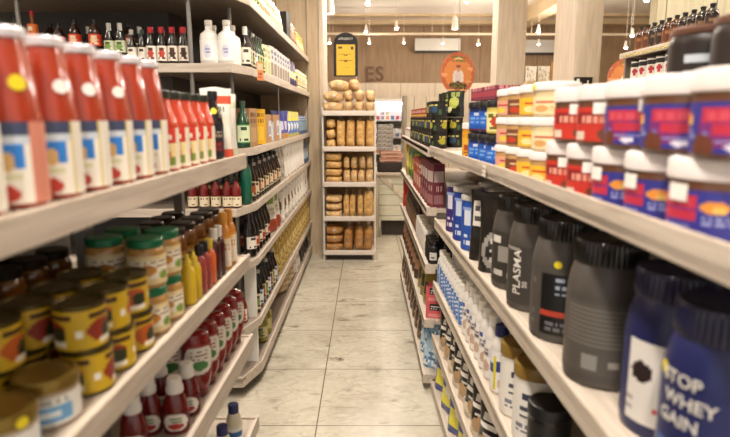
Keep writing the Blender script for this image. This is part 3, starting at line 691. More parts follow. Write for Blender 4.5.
fl(ze, (5.22, 5.39, 5.56, 5.73), pk('steel_blue_bag', .14, .17, .09, c, 11), 'steel blue bag at far end of eye-level far left shelf', 'bag', 'steel blue bags', .055, rad(70), .08)
# shelf D (1.01): end display and aisle
zdd = 1.008
RS = bottle('red_pepper_jar', [(.025, 0), (.028, .004), (.028, .1), (.024, .115), (.014, .135), (.013, .15)], M('deep_red_sauce_glass', '#6d1712', .14, coat=.6), ('cap', cyl(.016, .147, .168), M('dark_brown_lid', '#2a2013')), (lab2('#e3d3b0', '#e9dcc0', '#7a6a44', W=32), .028, .006, .028, .062))
row(RS, [(ec(p), 2.78, zdd) for p in (186, 198, 210, 222, 234)], 'red sauce bottle with cream label on lower end shelf', 'bottle', 'cream-labelled red sauce bottles', .1, .15, 'left', .88)
row(gen_bottle('dark_vinegar_bottle', .22, .028, DGLASS, BLACKP, lab2('#2a2018', '#3a2c20', '#b0a070')), [(ec(p)*1.05, 2.88, zdd) for p in (193, 205, 217, 229)], 'dark bottle behind red sauce bottles on lower end shelf', 'bottle', 'dark bottles on the lower end shelf', .1, .1, 'left')
place(gen_bottle('tall_green_bottle', .255, .03, M('teal_green_glass', '#14604a', .14, coat=.6), M('dark_green_cap', '#2f4534'), None, .3), (-.625, 2.9, zdd), 0, 'tall teal green bottle at corner of shelf above dark wine bottles', 'bottle')
DW = gen_bottle('dark_sauce_bottle', .22, .027, DGLASS, BLACKP, lab2('#4a3c2c', '#c9bc98', '#3a2c1c', '#a8542c'))
DW2 = gen_bottle('dark_sauce_bottle', .2, .027, BRGLASS, SLV, lab2('#3a2c20', '#d8cdb0', '#3a2c1c'))
fl(zdd, fr(3.0, 3.9, .08), [DW, DW2], 'dark sauce bottle in front row, shelf below eye-level far left', 'bottle', 'front row dark sauce bottles')
row([DW2, DW], [(fx-.1, y, zdd) for y in fr(3.08, 3.9, .08)], 'dark sauce bottle in second row, shelf below eye-level far left', 'bottle', 'second row dark sauce bottles', .7)
c = Cv(14, 18, '#8f8a80'); c.speck(['#b5b1a8', '#6a655c', '#c9c5bc'], .5, 3)
fl(zdd, (3.96, 4.1), pk('clear_seed_bag', .12, .25, .07, c, 12), 'grey seed bag between dark bottles and white bags, far left', 'bag', 'grey seed bags', .05, rad(70), .08)
c = Cv(14, 18, '#eae6dd'); c.rect(.2, .2, .8, .45, '#f3f1ec').scrib(.3, .55, .7, .65, '#b0aaa0', 1)
fl(zdd, fr(4.24, 5.45, .19), pk('white_flour_bag', .15, .27, .1, c, 13), 'white flour bag, shelf below eye-level far left', 'bag', 'white flour bags', .07, rad(38), .12, .96)
fl(zdd, (5.57, 5.73), pk('blue_flour_bag', .14, .2, .09, Cv(6, 8, '#47628c').rect(.2, .2, .8, .7, '#a9b8c8'), 14), 'small blue bag after white flour bags, far left shelf', 'bag', 'small blue bags', .055, rad(65), .1)
# shelf C (.715)
zcc = .713
WN = gen_bottle('wine_bottle', .25, .034, DGLASS, BLACKP, lab2('#17130f', '#e6dfd0', '#3a3028'), lz=(.15, .45))
WN2 = gen_bottle('wine_bottle', .25, .034, DGLASS, M('dark_red_foil', '#3a1416', .35, .3), lab2('#17130f', '#b0452c', '#e0cfa8'), lz=(.12, .4))
fl(zcc, fr(2.96, 3.5, .09), [WN, WN2], 'dark wine bottle in front row of third lowest far left shelf', 'bottle', 'dark wine bottles', .042)
row([WN2, WN], [(fx-.125, y, zcc) for y in fr(3.06, 3.5, .09)], 'dark wine bottle in second row of third lowest far left shelf', 'bottle', 'dark wine bottles', .7)
c = Cv(16, 18, '#e6e2d6'); c.rect(0, .0, 1, .32, '#b0533a').ell(.5, .85, .3, .15, '#8aa04a').scrib(.2, .45, .8, .6, '#c9bfa8', 2)
fl(zcc, (3.62, 3.78), pk('white_green_rice_bag', .15, .25, .09, c, 15), 'white green and red rice bag beside dark wine bottles', 'bag', 'rice bags beside the wine', .055, rad(60), .1)
c = Cv(14, 18, '#e9e5dc'); c.ell(.5, .45, .28, .28, '#7a6444').rect(.1, .85, .9, .95, '#c9c3b6')
fl(zcc, fr(3.98, 5.7, .2), pk('white_window_bag', .16, .23, .1, c, 16), 'white bag with brown window, third lowest far left shelf', 'bag', 'white bags with brown windows', .07, rad(36), .15, 1.1)
# shelf B (.377)
zbb = .375
REDS = bottle('cocktail_sauce_bottle', [(.024, 0), (.027, .004), (.027, .09), (.022, .11), (.013, .13), (.012, .15)], M('amber_red_sauce_glass', '#7a2c16', .14, coat=.6, noise=.3, nscale=30), ('cap', cyl(.0145, .145, .168), M('olive_gold_cap', '#6e6234', .35, .4)), (lab2('#8a2c20', '#e9e2d2', '#a83a2c', '#d2452c'), .027, .008, .027, .08))
REDS2 = (REDS[0], [REDS[1][0], (REDS[1][1][0], REDS[1][1][1].copy(), REDC), REDS[1][2]])
REDS2[1][1][1].materials.clear()
row([REDS, REDS2, REDS, REDS], [(-.70, 2.79, .375), (-.72, 2.86, .375), (-.66, 2.85, .375), (-.76, 2.78, .375)], 'amber red sauce bottle on low end shelf', 'bottle', 'amber red sauce bottles', .2, .2, 'right front')
row([REDS], [(-.79, 2.85, .375), (-.83, 2.78, .375), (-.86, 2.86, .375)], 'amber red sauce bottle, rear of low end shelf', 'bottle', 'amber red sauce bottles', .2, .2, 'right')
fl(zbb, fr(3.01, 3.68, .085), [DK1, DK2, DW], 'dark bottle with pale label on second lowest far left shelf', 'bottle', 'dark bottles on the second lowest shelf', s=1.1)
c = Cv(18, 18, '#c9ad62'); c.speck(['#b08f48', '#dcc684', '#8f7438', '#d8bc70'], .75, 5).rect(.3, .35, .7, .5, '#d9c98f')
fl(zbb, fr(3.78, 5.75, .16), pk('yellow_noodle_bag', .15, .27, .11, c, 17), 'yellow noodle bag on second lowest far left shelf', 'bag', 'yellow noodle bags', .065, rad(45), .2, 1.06)
# shelf A (lowest)
zaa = .118
c = lab2('#b8a544', '#d8d0a8', '#5a5a2c', '#8a8a3c')
row(bottle('yellow_pickle_jar', [(.04, 0), (.045, .004), (.045, .13), (.04, .14)], M('yellow_pickle_glass', '#8f8232', .15, coat=.5, noise=.3, nscale=30), ('lid', cyl(.042, .138, .155), GOLD), (c, .0453, .03, .0453, .1), body='jar'), [(fx-.055, 3.22, zaa), (fx-.055, 3.36, zaa)], 'yellow pickle jar on lowest far left shelf', 'jar', 'yellow pickle jars')
row(tin('dark_beer_can', .033, .15, '#2c2a26', '#4a463c', '#a8a08c'), [(fx-.1, 3.05, zaa), (fx-.1, 3.13, zaa)], 'dark can beside yellow jars on lowest far left shelf', 'can', 'dark cans on the lowest shelf')
c = Cv(14, 18, '#e6e8ec'); c.rect(.1, .1, .9, .4, '#3a4c7c').scrib(.2, .5, .8, .85, '#7a88a8', 2)
place(pk('white_blue_packet', .16, .22, .07, c, 18, True), (fx-.13, 3.8, .155), rad(70), 'white and blue packet lying on lowest far left shelf', 'packet', tilt=(rad(-72), 0))
c = Cv(14, 18, '#b08f62'); c.scrib(.1, .1, .9, .9, '#d2b98c', 4)
row(pk('brown_cracker_packet', .16, .2, .06, c, 19, True), [(fx-.07, 4.15, zaa, 0), (fx-.07, 4.32, zaa), (fx-.07, 4.5, zaa)], 'brown cracker packet on lowest far left shelf', 'packet', 'brown cracker packets', rad(60))
row(pk('white_sugar_bag', .16, .2, .1, Cv(8, 8, '#e9e6df').rect(.2, .4, .8, .6, '#c9c4ba'), 20), [(fx-.07, 4.72, zaa), (fx-.07, 4.92, zaa)], 'white sugar bag on lowest far left shelf', 'bag', 'white sugar bags', rad(60))
row(pk('black_coffee_bag', .15, .23, .1, Cv(8, 8, '#1c1b1e').rect(.2, .4, .8, .6, '#3a3c44'), 21), [(fx-.07, y, zaa) for y in (5.12, 5.3, 5.48, 5.66)], 'black coffee bag at far end of lowest far left shelf', 'bag', 'black coffee bags', rad(60))

# ================================================================== RIGHT TOP SHELF (A)
za = 1.2925
CREAMLID = M('white_tub_lid', '#e3dbd8', .35)
def tub(name, r, h, cv, body='#6b4630', lidm=CREAMLID, lidh=.028, lz=None, taper=.97, sticker=None):
    hb = h-lidh
    lz = lz or (.006, hb-.013)
    rt = lambda z: r*(taper+(1-taper)*z/hb)
    parts = [('tub', lathe('tub', [(r*taper-.003, 0), (r*taper, .003), (r, hb), (r-.004, hb+.001)], 28), M('tub_%s' % body, body, .3, coat=.3)),
             ('lid', lathe('lid', [(r+.001, hb-.001), (r+.003, hb+.001), (r+.003, hb+lidh*.75), (r+.001, h-.002), (r-.006, h), (r-.008, h-.003), (.002, h-.003)], 28), lidm),
             ('label', wrap('label', cv, rt(lz[0]), lz[0], rt(lz[1]), lz[1]), PAPER)]
    if sticker: parts.append(('sticker', wrap('sticker', Cv(8, 5, sticker[1]), r, sticker[2], r, sticker[3], sticker[4], sticker[5], off=.0032), PAPER))
    return (name, parts)
def purple_cv(v=0):
    c = Cv(96, 28, '#34358f')
    for k in (.12, .5, .88):
        c.rect(k-.17, .62, k+.06, .88, '#c03048').rect(k-.12, .34, k+.06, .58, '#c03048').scrib(k-.15, .66, k+.04, .83, '#d05060', 1, 2)
        c.ell(k+.27, .5, .07, .4, '#7a2c74').rect(k-.12, .2, k+.04, .26, '#9a98d0').ell(k-.05, .12, .03, .07, '#e6e2ee').ell(k+.12, .66, .045, .14, '#e8963c').ell(k+.135, .6, .025, .08, '#f0c060').scrib(k+.08, .3, k+.18, .46, '#9aa0d0', 2, 4).ell(k-.15, .3, .02, .12, '#7a80c8')
        if v: c.ell(k-.16, .12, .045, .26, '#6b3a28')
    return c
def red_cv():
    c = Cv(96, 28, '#c8362a')
    for k in (.12, .5, .88): c.rect(k-.16, .5, k-.02, .85, '#8f1f22').scrib(k-.1, .55, k+.1, .75, '#e9a08c', 1, 3).ell(k+.05, .2, .06, .2, '#7a4630').ell(k+.12, .3, .03, .16, '#e88a5c').rect(k-.17, .05, k-.08, .3, '#e0d0c0')
    return c
def cream_cv(bg='#f0dfae', ink='#c8563c', acc='#d8a05c'):
    c = Cv(96, 26, bg)
    for k in (.12, .5, .88): c.rect(k-.1, .6, k+.12, .72, ink).ell(k-.05, .3, .06, .2, acc).scrib(k+.02, .2, k+.13, .42, acc, 2, 5)
    return c
PB = tub('peanut_butter_tub', .0575, .108, purple_cv(), sticker=('s', '#f4f0ea', .052, .074, -.32, .2))
PBd = tub('peanut_butter_tub', .0575, .108, purple_cv(1), sticker=('s', '#f4f0ea', .058, .077, -.05, .42))
RB = tub('red_spread_tub', .0575, .108, red_cv(), sticker=('s', '#f4f0ea', .055, .075, -.2, .2))
xa = lambda y: RX(y)+.0575+.014
LOW = [.72+.116*0, .836, .952, 1.068, 1.184]
low = [.735, .857, .979]
up = [.70, .822, .944]
row(PB, [(xa(y), y, za) for y in low[:3]], 'purple and red labelled white-lidded tub, bottom tier, right top shelf', 'tub', 'purple-labelled spread tubs', rad(-80), .15)
row(PBd, [(xa(y), y, za+.109) for y in up[:3]], 'purple and red labelled white-lidded tub, upper tier, right top shelf', 'tub', 'purple-labelled spread tubs', rad(-28), .25)
row(RB, [(xa(y), y, za) for y in (1.101, 1.223)], 'red-labelled white-lidded tub, bottom tier, right top shelf', 'tub', 'red-labelled spread tubs', rad(-40), .2)
row(RB, [(xa(y), y, za+.109) for y in (1.066, 1.188)], 'red-labelled white-lidded tub, upper tier, right top shelf', 'tub', 'red-labelled spread tubs', rad(-40), .2)
# three tiers of smaller tubs beyond
h3 = .079
def small(bg, ink, acc, bodyc='#c9a06a'): return tub('nut_spread_tub', .052, h3, cream_cv(bg, ink, acc), bodyc, lidh=.02)
CRM = small('#f2e2b4', '#cc5a3c', '#dca866', '#e6d3a4'); YLW = small('#eebf38', '#c83c2c', '#f3e2a0'); BRN = small('#7a4a34', '#d8b890', '#c8442c'); PNK = small('#e2a68c', '#c83c38', '#e6cf4c')
cols3 = [(1.345, CRM, 'cream'), (1.457, YLW, 'yellow'), (1.569, BRN, 'brown'), (1.681, PNK, 'pink')]
for y, k, nm in cols3:
    for t, tn in enumerate(('bottom', 'middle', 'top')):
        kk = k if not (nm == 'cream' and t == 0) else YLW
        lb = 'small %s nut spread tub, %s of its stack, right top shelf' % (nm if not (nm == 'cream' and t == 0) else 'golden yellow', tn)
        if nm == 'cream' and t == 2:
            kk = (k[0], k[1]+[('sticker', wrap('sticker', Cv(6, 4, '#f2e21e'), .052, h3-.018, .052, h3-.006, -1.1, -.65, off=.0035), PAPER)])
            lb = 'small cream nut spread tub with yellow sticker, top of its stack'
        place(kk, (RX(y)+.07, y, za+t*(h3+.0008)), rad(-40)+R.uniform(-.3, .3), lb, 'tub', 'small stacked spread tubs')
# blue tubs with black lids
c = Cv(60, 20, '#1f57b4')
for k in (.12, .5, .88): c.rect(k-.12, .3, k+.1, .8, '#2c6fd0').scrib(k-.08, .4, k+.08, .7, '#7fa8e0', 2, 2).rect(k-.02, .82, k+.06, .95, '#cfd6e6').rect(k-.15, 0, k+.15, .12, '#5a2430')
BLT = tub('blue_spread_tub', .05, .105, c, '#1a2a5c', BLACKP, .022)
bys = (1.795, 1.905, 2.015)
row(BLT, [(RX(y)+.064-.1*max(0, y-1.9), y, za) for y in bys], 'blue tub with black lid, bottom tier, right top shelf', 'tub', 'blue tubs with black lids', rad(-40))
row(BLT, [(RX(y)+.064-.1*max(0, y-1.9), y, za+.107) for y in bys[1:]], 'blue tub with black lid, upper tier, right top shelf', 'tub', 'blue tubs with black lids', rad(-40))
place(tub('pale_yellow_tub', .05, .105, lab2('#e6d878', '#efe6a0', '#6a6a2c', '#b8442c', 40), '#d8c868', BLACKP, .022), (RX(1.795)+.064, 1.795, za+.107), rad(-30), 'pale yellow tub with black lid among the blue tubs', 'tub')
c = Cv(16, 8, '#7c2c44'); c.rect(0, .3, 1, .6, '#a83c4c').scrib(.1, .7, .9, .95, '#d88a90', 1)
BAR = ('bar_box', [('carton', carton('carton', .13, .08, .042, c, None, '#8a3048'), CARD)])
row(BAR, [(RX(1.87)+.07, 1.85, za+.215), (RX(2)+.06, 1.99, za+.215)], 'dark red bar box lying on the blue tubs', 'box', 'dark red bar boxes', rad(-85), .05)
c = Cv(20, 20, '#dc9a1e'); c.rect(.2, .3, .8, .75, '#e6ae34').ell(.5, .4, .12, .1, '#a8481c').scrib(.3, .1, .7, .25, '#8a4a14', 2)
place(bottle('yellow_canister', [(.023, 0), (.025, .003), (.025, .118), (.022, .12)], M('yellow_canister_plastic', '#d8981e', .4), ('lid', cyl(.028, .115, .138), WHITEP), (c, .0252, .005, .0252, .11), body='canister'), (.388, 2.125, za), rad(-20), 'slim yellow canister with white lid at the shelf joint', 'canister')
# tall brown jars behind
c = Cv(60, 20, '#1e1512')
for k in (.08, .42, .75):
    for j in range(4): c.rect(k-.06, .16+.19*j, k+.07, .28+.19*j, '#b9c2ca')
    c.rect(k+.03, .02, k+.1, .12, '#d8c04a')
BJ = bottle('protein_jar', [(.056, 0), (.06, .005), (.06, .284), (.058, .294), (.054, .30)], M('dark_brown_jar_plastic', '#1f1410', .4), ('lid', cyl(.0595, .297, .312, .004), M('brown_lid_plastic', '#5c3a2a', .4), 36), (c, .06, .15, .06, .283), body='jar')
row(BJ, [(.60, .895, za), (.60, 1.025, za)], 'tall dark brown jar behind the white-lidded tubs', 'jar', 'tall dark brown jars', rad(-12), .05)
# price tags on the right top shelf edge
c = Cv(12, 8, '#e6dccf'); c.scrib(.1, .2, .9, .8, '#8a7f74', 2)
for i, y in enumerate((1.62,)):
    place(('price_tag', [('tag', carton('tag', .05, .002, .034, c), CARD)]), (.358, 1.70, 1.274), rad(-92), 'small white price tag on right top shelf edge', 'tag')

# ================================================================== RIGHT SECOND SHELF (B): protein tubs
zB = .9425
BLKT = M('black_tub_plastic', '#4b4642', .4, noise=.1, nscale=10)
def whey(name, r, h, cv, bm, lidm, extra=(), lidh=.045, ribs=100):
    prof = [(r-.006, 0), (r-.001, .004), (r, .012), (r, h-lidh-.055), (r*.98, h-lidh-.042), (r*.93, h-lidh-.022), (r*.87, h-lidh-.006), (r*.84, h-lidh)]
    return (name, [('tub', lathe('tub', prof, 32), bm), ('lid', lathe('lid', [(r*.86, h-lidh), (r*.89, h-lidh+.003), (r*.89, h-.006), (r*.85, h), (r*.78, h-.003), (.002, h-.003)], ribs, 1, 1, 1, .03), lidm),
                   ('label', wrap('label', cv, r, .02, r, h-lidh-.06), PAPER)]+list(extra))
def dark_cv(v):
    c = Cv(96, 36, '#4d4844')
    if v == 0:   # back text panel
        c.rect(.3, .05, .72, .95, '#544f4a')
        for j in range(9): c.rect(.33, .42+.055*j, .69-.03*(j % 3), .435+.055*j, '#6e6963')
        c.rect(.42, .12, .48, .3, '#8a8884').rect(.52, .16, .56, .26, '#9a948c').rect(.58, .14, .67, .3, '#55524e')
    if v == 1:   # black panel, red stripe
        c.rect(.36, .0, .66, .92, '#0d0d0e').scrib(.44, .6, .52, .85, '#9aa4b8', 3, 3).rect(.36, .27, .66, .36, '#b3412c').scrib(.4, .05, .6, .2, '#6a6a6c', 2, 5).scrib(.3, .1, .33, .8, '#6a6866', 5)
    if v == 2:   # grey label with vertical name
        c.rect(.36, .0, .6, 1, '#3f3b37').rect(.38, .92, .5, .97, '#9a968e').scrib(.61, .05, .64, .9, '#8a867e', 8)
    if v == 3:
        c.rect(.36, 0, .64, 1, '#35322e').rect(.4, .78, .48, .92, '#d8d4cc').rect(.46, .42, .58, .72, '#8f8b84').rect(.42, .14, .5, .26, '#bdb8ae').rect(.53, .1, .6, .22, '#bdb8ae')
    return c
LIDB = M('black_ribbed_lid', '#111112', .3, coat=.3)
PEW = M('white_print', '#d8d4cc', .5)
ystk = lambda a, z, r=.075: ('sticker', dot('sticker', r, 0, r, .3, a, z, .0085, .12), M('yellow_sticker', '#e6d21e'))
hw = .28
place(whey('protein_tub', .075, hw, dark_cv(0), BLKT, LIDB), (.46, 1.05, zB), rad(-24), 'large black protein tub with grey small print facing, beside navy tub', 'tub', 'black protein tubs')
place(whey('protein_tub', .075, hw, dark_cv(1), BLKT, LIDB, [ystk(rad(-20), .185)]), (.462, 1.27, zB), rad(-12), 'black protein tub with red stripe and yellow sticker', 'tub', 'black protein tubs')
tx = ('lettering', textmesh('lettering', 'PLASMA', .034, .0003, .075, rad(-4), True, .105), PEW)
tx2 = ('lettering', textmesh('lettering', '50', .018, .0003, .075, rad(14), True, .075), PEW)
place(whey('protein_tub', .075, hw, dark_cv(2), BLKT, LIDB, [tx, tx2]), (.462, 1.475, zB), rad(-52), 'black protein tub with PLASMA written upwards in white', 'tub', 'black protein tubs')
place(whey('protein_tub', .075, hw, dark_cv(3), BLKT, LIDB), (.462, 1.665, zB), rad(-48), 'black protein tub with small grey squares, farthest of the tubs', 'tub', 'black protein tubs')
# navy tubs
NAVY = M('navy_tub_plastic', '#1c2252', .35, noise=.08, nscale=10)
c = Cv(96, 36, '#1e2558'); c.rect(.36, .03, .5, .98, '#e4e0da').ell(.42, .62, .04, .12, '#2a1c1c').rect(.47, .2, .52, .26, '#c8402c').rect(.52, 0, .55, 1, '#2c3a78').scrib(.36, .15, .4, .3, '#b0aca4', 2)
N1 = whey('navy_protein_tub', .075, .27, c, NAVY, M('navy_lid', '#12153a', .35, coat=.2), [('sticker', dot('sticker', .075, 0, .075, .3, rad(14), .2, .009, .12), M('yellow_sticker', '#e6d21e'))])
place(N1, (.505, .865, zB), rad(-36), 'navy protein tub with white label panel, behind the big lettered tub', 'tub', 'navy protein tubs')
c = Cv(96, 36, '#1e2558'); c.rect(.43, .36, .62, .41, '#3c66b0').rect(.4, .0, .41, 1, '#8f96b8').scrib(.44, .04, .58, .09, '#4a5a90', 1)
tl = [('lettering', textmesh('lettering', s, .025, .0003, .0755, rad(a), False, z), PEW) for s, a, z in (('STOP', 0, .172), ('WHEY', 10, .144), ('GAIN', 0, .116))]
N2 = whey('navy_protein_tub', .0755, .27, c, NAVY, M('navy_lid', '#12153a'), tl+[('sticker', dot('sticker', .0755, 0, .0755, .3, rad(-24), .178, .009, .12), M('yellow_sticker', '#e6d21e'))])
place(N2, (.468, .70, zB), rad(-74), 'navy protein tub with large white lettering, nearest on right second shelf', 'tub', 'navy protein tubs')
# pouches and blue tubs beyond
def blackpk(v):
    c = Cv(20, 28, '#1a1918')
    if v == 0: c.rect(.1, .5, .55, .85, '#d4d0c8').scrib(.15, .58, .5, .78, '#4a4844', 2).ell(.5, .3, .12, .05, '#d8c22c')
    else: c.ell(.5, .3, .4, .27, '#8f8b84').ell(.5, .3, .3, .18, '#2a2928').scrib(.3, .15, .7, .45, '#bdb9b0', 3, 4).ell(.7, .62, .12, .05, '#d8c22c').rect(.3, .7, .8, .9, '#2c2b2a')
    return c
place(pk('black_powder_pouch', .15, .25, .11, blackpk(1), 31), (.445, 1.82, zB), rad(-25), 'black pouch with white scribbled badge beside the protein tubs', 'pouch')
place(pk('black_powder_pouch', .14, .25, .1, blackpk(0), 32), (.435, 1.97, zB), rad(-35), 'black pouch with white block label beside blue tubs', 'pouch')
def blue_cv(bg, ink):
    c = Cv(60, 30, bg)
    for k in (.12, .5, .88): c.rect(k-.1, .55, k-.02, .85, ink).rect(k+.02, .4, k+.1, .7, ink).scrib(k-.1, .1, k+.1, .35, ink, 2, 7).rect(k-.14, .88, k+.14, .92, '#8fa4d8')
    return c
BB = tub('blue_protein_tub', .058, .215, blue_cv('#2450a8', '#d6dce8'), '#2450a8', M('grey_white_lid', '#b9b6b0', .4), .02, taper=1)
BB2 = tub('blue_protein_tub', .058, .225, blue_cv('#1f3f96', '#c6d0e6'), '#1f3f96', M('grey_white_lid', '#b9b6b0'), .02, taper=1)
PP = tub('purple_protein_tub', .058, .225, blue_cv('#392a6e', '#d6d0e0'), '#392a6e', M('grey_white_lid', '#b9b6b0'), .02, taper=1)
row([BB, BB2], [(.418, 2.15, zB), (.412, 2.33, zB)], 'blue protein tub with white print, right second shelf', 'tub', 'blue protein tubs', rad(-30))
place(PP, (.412, 2.51, zB), rad(-35), 'purple protein tub with white print beside maroon boxes', 'tub')
row([BB2, BB, PP], [(.56, y, zB) for y in (2.2, 2.34, 2.48)], 'blue or purple tub in second row, right second shelf', 'tub', 'second row of blue tubs', rad(-30))

# ================================================================== RIGHT THIRD SHELF (C)
zC = .6125
WBD = M('pale_grey_bottle_plastic', '#cfcac4', .35)
def shake(r, h, cv, cap, bm=WBD, name='shake_bottle'):
    return bottle(name, [(r*.92, 0), (r, .004), (r, h*.66), (r*.9, h*.75), (r*.62, h*.82), (r*.58, h*.85)], bm, ('cap', cyl(r*.68, h*.84, h, .002), cap), (cv, r+.0003, h*.04, r+.0003, h*.64))
c1 = Cv(40, 24, '#e3dfda')
for k in (.1, .45, .8): c1.rect(k-.12, .55, k+.1, .8, '#c9c6c6').scrib(k-.1, .6, k+.08, .76, '#6a5a58', 2, 2).ell(k, .3, .08, .15, '#bfa28c').rect(k+.1, .1, k+.14, .4, '#c8402c').rect(k-.12, .84, k-.02, .94, '#4a5a9a')
c2 = Cv(40, 24, '#dcdde2')
for k in (.1, .45, .8): c2.rect(k-.1, .05, k+.08, .95, '#4a76b4').scrib(k-.06, .2, k+.05, .8, '#d6dcea', 4, 2)
S1 = shake(.033, .215, c1, WHITEP); S2 = shake(.026, .18, c2, WHITEP)
cx = lambda y, r: RX(y)+r+.016
row(S1, [(cx(y, .033), y, zC) for y in fr(1.715, 2.1, .075)], 'white shake bottle with white cap, front row, right third shelf', 'bottle', 'white shake bottles', rad(-40), .3)
row(S1, [(cx(y, .033)+.078, y, zC) for y in fr(1.69, 2.1, .075)], 'white shake bottle with white cap, second row, right third shelf', 'bottle', 'white shake bottles', rad(-40), .3)
row(S2, [(cx(y, .026), y, zC) for y in fr(2.17, 2.76, .058)], 'slim blue-labelled bottle with white cap, front row, right third shelf', 'bottle', 'slim blue-labelled bottles', rad(-35), .3)
row(S2, [(cx(y, .026)+.062, y, zC) for y in fr(2.16, 2.76, .058)], 'slim blue-labelled bottle with white cap, second row, right third shelf', 'bottle', 'slim blue-labelled bottles', rad(-35), .3)
c = Cv(40, 26, '#e4e2e2'); c.rect(.42, .05, .48, .9, '#d2c628').rect(.48, .5, .7, .75, '#2c3a80').rect(.5, .1, .68, .3, '#c9b49c').rect(.2, .45, .42, .7, '#3a4a8a')
place(shake(.031, .215, c, NAVYC), (cx(1.63, .03), 1.625, zC), rad(-30), 'white bottle with navy cap and yellow stripe, right third shelf', 'bottle')
c = Cv(60, 26, '#ece8e0')
for k in (.12, .5, .88): c.rect(k-.05, .72, k+.02, .84, '#3a3a50').scrib(k-.06, .42, k+.02, .6, '#4a4a5c', 2).scrib(k-.1, .15, k+.02, .3, '#7a7a8c', 2).rect(k+.08, .1, k+.13, .2, '#c8402c').ell(k+.1, .5, .03, .12, '#d8d0bc')
GT = tub('gold_lid_tub', .056, .212, c, '#e6e0d6', M('olive_gold_lid', '#84682c', .4), .035, taper=1)
row(GT, [(RX(1.4)+.072, 1.375, zC), (RX(1.5)+.07, 1.505, zC)], 'white tub with olive gold lid on right third shelf', 'tub', 'gold-lidded white tubs', rad(-30))
place(tub('black_lid_tub', .05, .165, Cv(40, 16, '#1b1a1a').rect(.4, .3, .6, .6, '#8a8884'), '#1b1a1a', BLACKP, .03, taper=1), (RX(1.26)+.066, 1.25, zC), rad(-30), 'small black tub in front of gold-lidded tubs, right third shelf', 'tub')

# ================================================================== RIGHT FOURTH (D) and LOWEST (E)
zD = .3225
def bwpouch(s):
    c = Cv(16, 22, '#1b1817'); r = random.Random(s)
    c.rect(.15, .6, .8, .7, '#e6e2da').rect(.25, .74, .7, .86, '#d8d4cc').rect(0, 0, 1, .3, '#c9bca6').ell(.5+.1*(s-2), .28, .28, .16, '#a58560').rect(.3, .45, .75, .52, '#bdb8ae'); return c
BW = [pk('black_white_pouch', .12, .18, .08, bwpouch(s), 40+s) for s in (1, 2, 3)]
row(BW, [(RX(y)+.055, y, zD) for y in fr(1.72, 2.72, .125)], 'black and white snack pouch on right fourth shelf', 'pouch', 'black and white snack pouches', rad(-58), .1)
c = Cv(18, 20, '#3a4a88'); c.rect(.1, .2, .7, .6, '#d2c83c').ell(.6, .6, .25, .2, '#e6e4dc').rect(0, .85, 1, 1, '#27305c')
zE = .0625
row(pk('blue_yellow_bag', .16, .2, .09, c, 51), [(RX(y)+.06, y, zE) for y in (2.08, 2.28, 2.48, 2.68)], 'blue and yellow bag on lowest near right shelf', 'bag', 'blue and yellow bags', rad(-55), .15)

# ================================================================== FAR RIGHT SHELVES
FX = .308
zA = 1.295
def dk_can(s):
    r = random.Random(s); c = Cv(36, 16, '#15140f')
    for k in (.1, .43, .76): c.ell(k, .5, .08, .28, r.choice(['#a8a02c', '#7a8a2c', '#8a3a24', '#b8962c', '#2c4a6c'])).scrib(k-.1, .75, k+.12, .9, '#c9bc6a', 1, s).rect(k+.1, .1, k+.14, .5, '#3a5a34')
    return c
DC = [can('dark_supplement_can', .042, .078, dk_can(s), M('black_can_lid', '#20201c', .35, .3)) for s in (1, 2, 3)]
for t, tn in enumerate(('bottom', 'middle', 'top')):
    row(DC[t:]+DC[:t], [(FX+.06, y, zA+.0785*t) for y in fr(2.88, 4.2 if t < 2 else 3.1, .092)], 'dark printed can, %s tier, far right top shelf' % tn, 'can', 'dark printed cans', rad(-40), .6)
c = Cv(18, 10, '#a8322c'); c.rect(0, .1, 1, .3, '#dcb43c').scrib(.1, .5, .9, .8, '#e6c8b8', 1)
row(('red_yellow_box', [('carton', carton('carton', .16, .1, .05, c, None, '#b8443a'), CARD)]), [(FX+.055, y, zA+.158) for y in (3.24, 3.42, 3.6, 3.78, 3.96)], 'red and yellow box lying on dark cans, far right', 'box', 'red and yellow boxes', rad(-88), .06)
c = Cv(18, 18, '#171a14'); c.ell(.5, .55, .3, .22, '#a9b04a').ell(.3, .3, .15, .12, '#d8d29a').scrib(.2, .8, .8, .92, '#8a9a4a', 1)
row(pk('black_green_pouch', .13, .16, .07, c, 61), [(FX+.165, 3.02, zA+.158), (FX+.165, 3.18, zA+.158), (FX+.165, 3.34, zA+.158)], 'black pouch with green motif beside dark cans, far right top shelf', 'pouch', 'black green pouches', rad(-40), .2, s=.85)
for i, y in enumerate((3.02, 3.18, 3.34)):
    for t, tn in enumerate(('lower', 'upper')):
        place(DC[(i+t) % 3], (FX+.165, y, zA+.0785*t), .4*i, 'dark can supporting a black green pouch, %s one%s' % (tn, ordn(i, 3)), 'can', 'dark printed cans')
c = Cv(16, 14, '#e6e2da'); c.rect(.1, .1, .9, .6, '#d8d4ca').scrib(.2, .65, .8, .9, '#a83a4c', 2)
row(('white_red_box', [('carton', carton('carton', .12, .09, .07, c, None, '#e6d8d2'), CARD)]), [(FX+.075, y, zA) for y in (4.35, 4.5, 4.65, 4.8)], 'white and red box at end of far right top shelf', 'box', 'white and red boxes', rad(-85), .1)
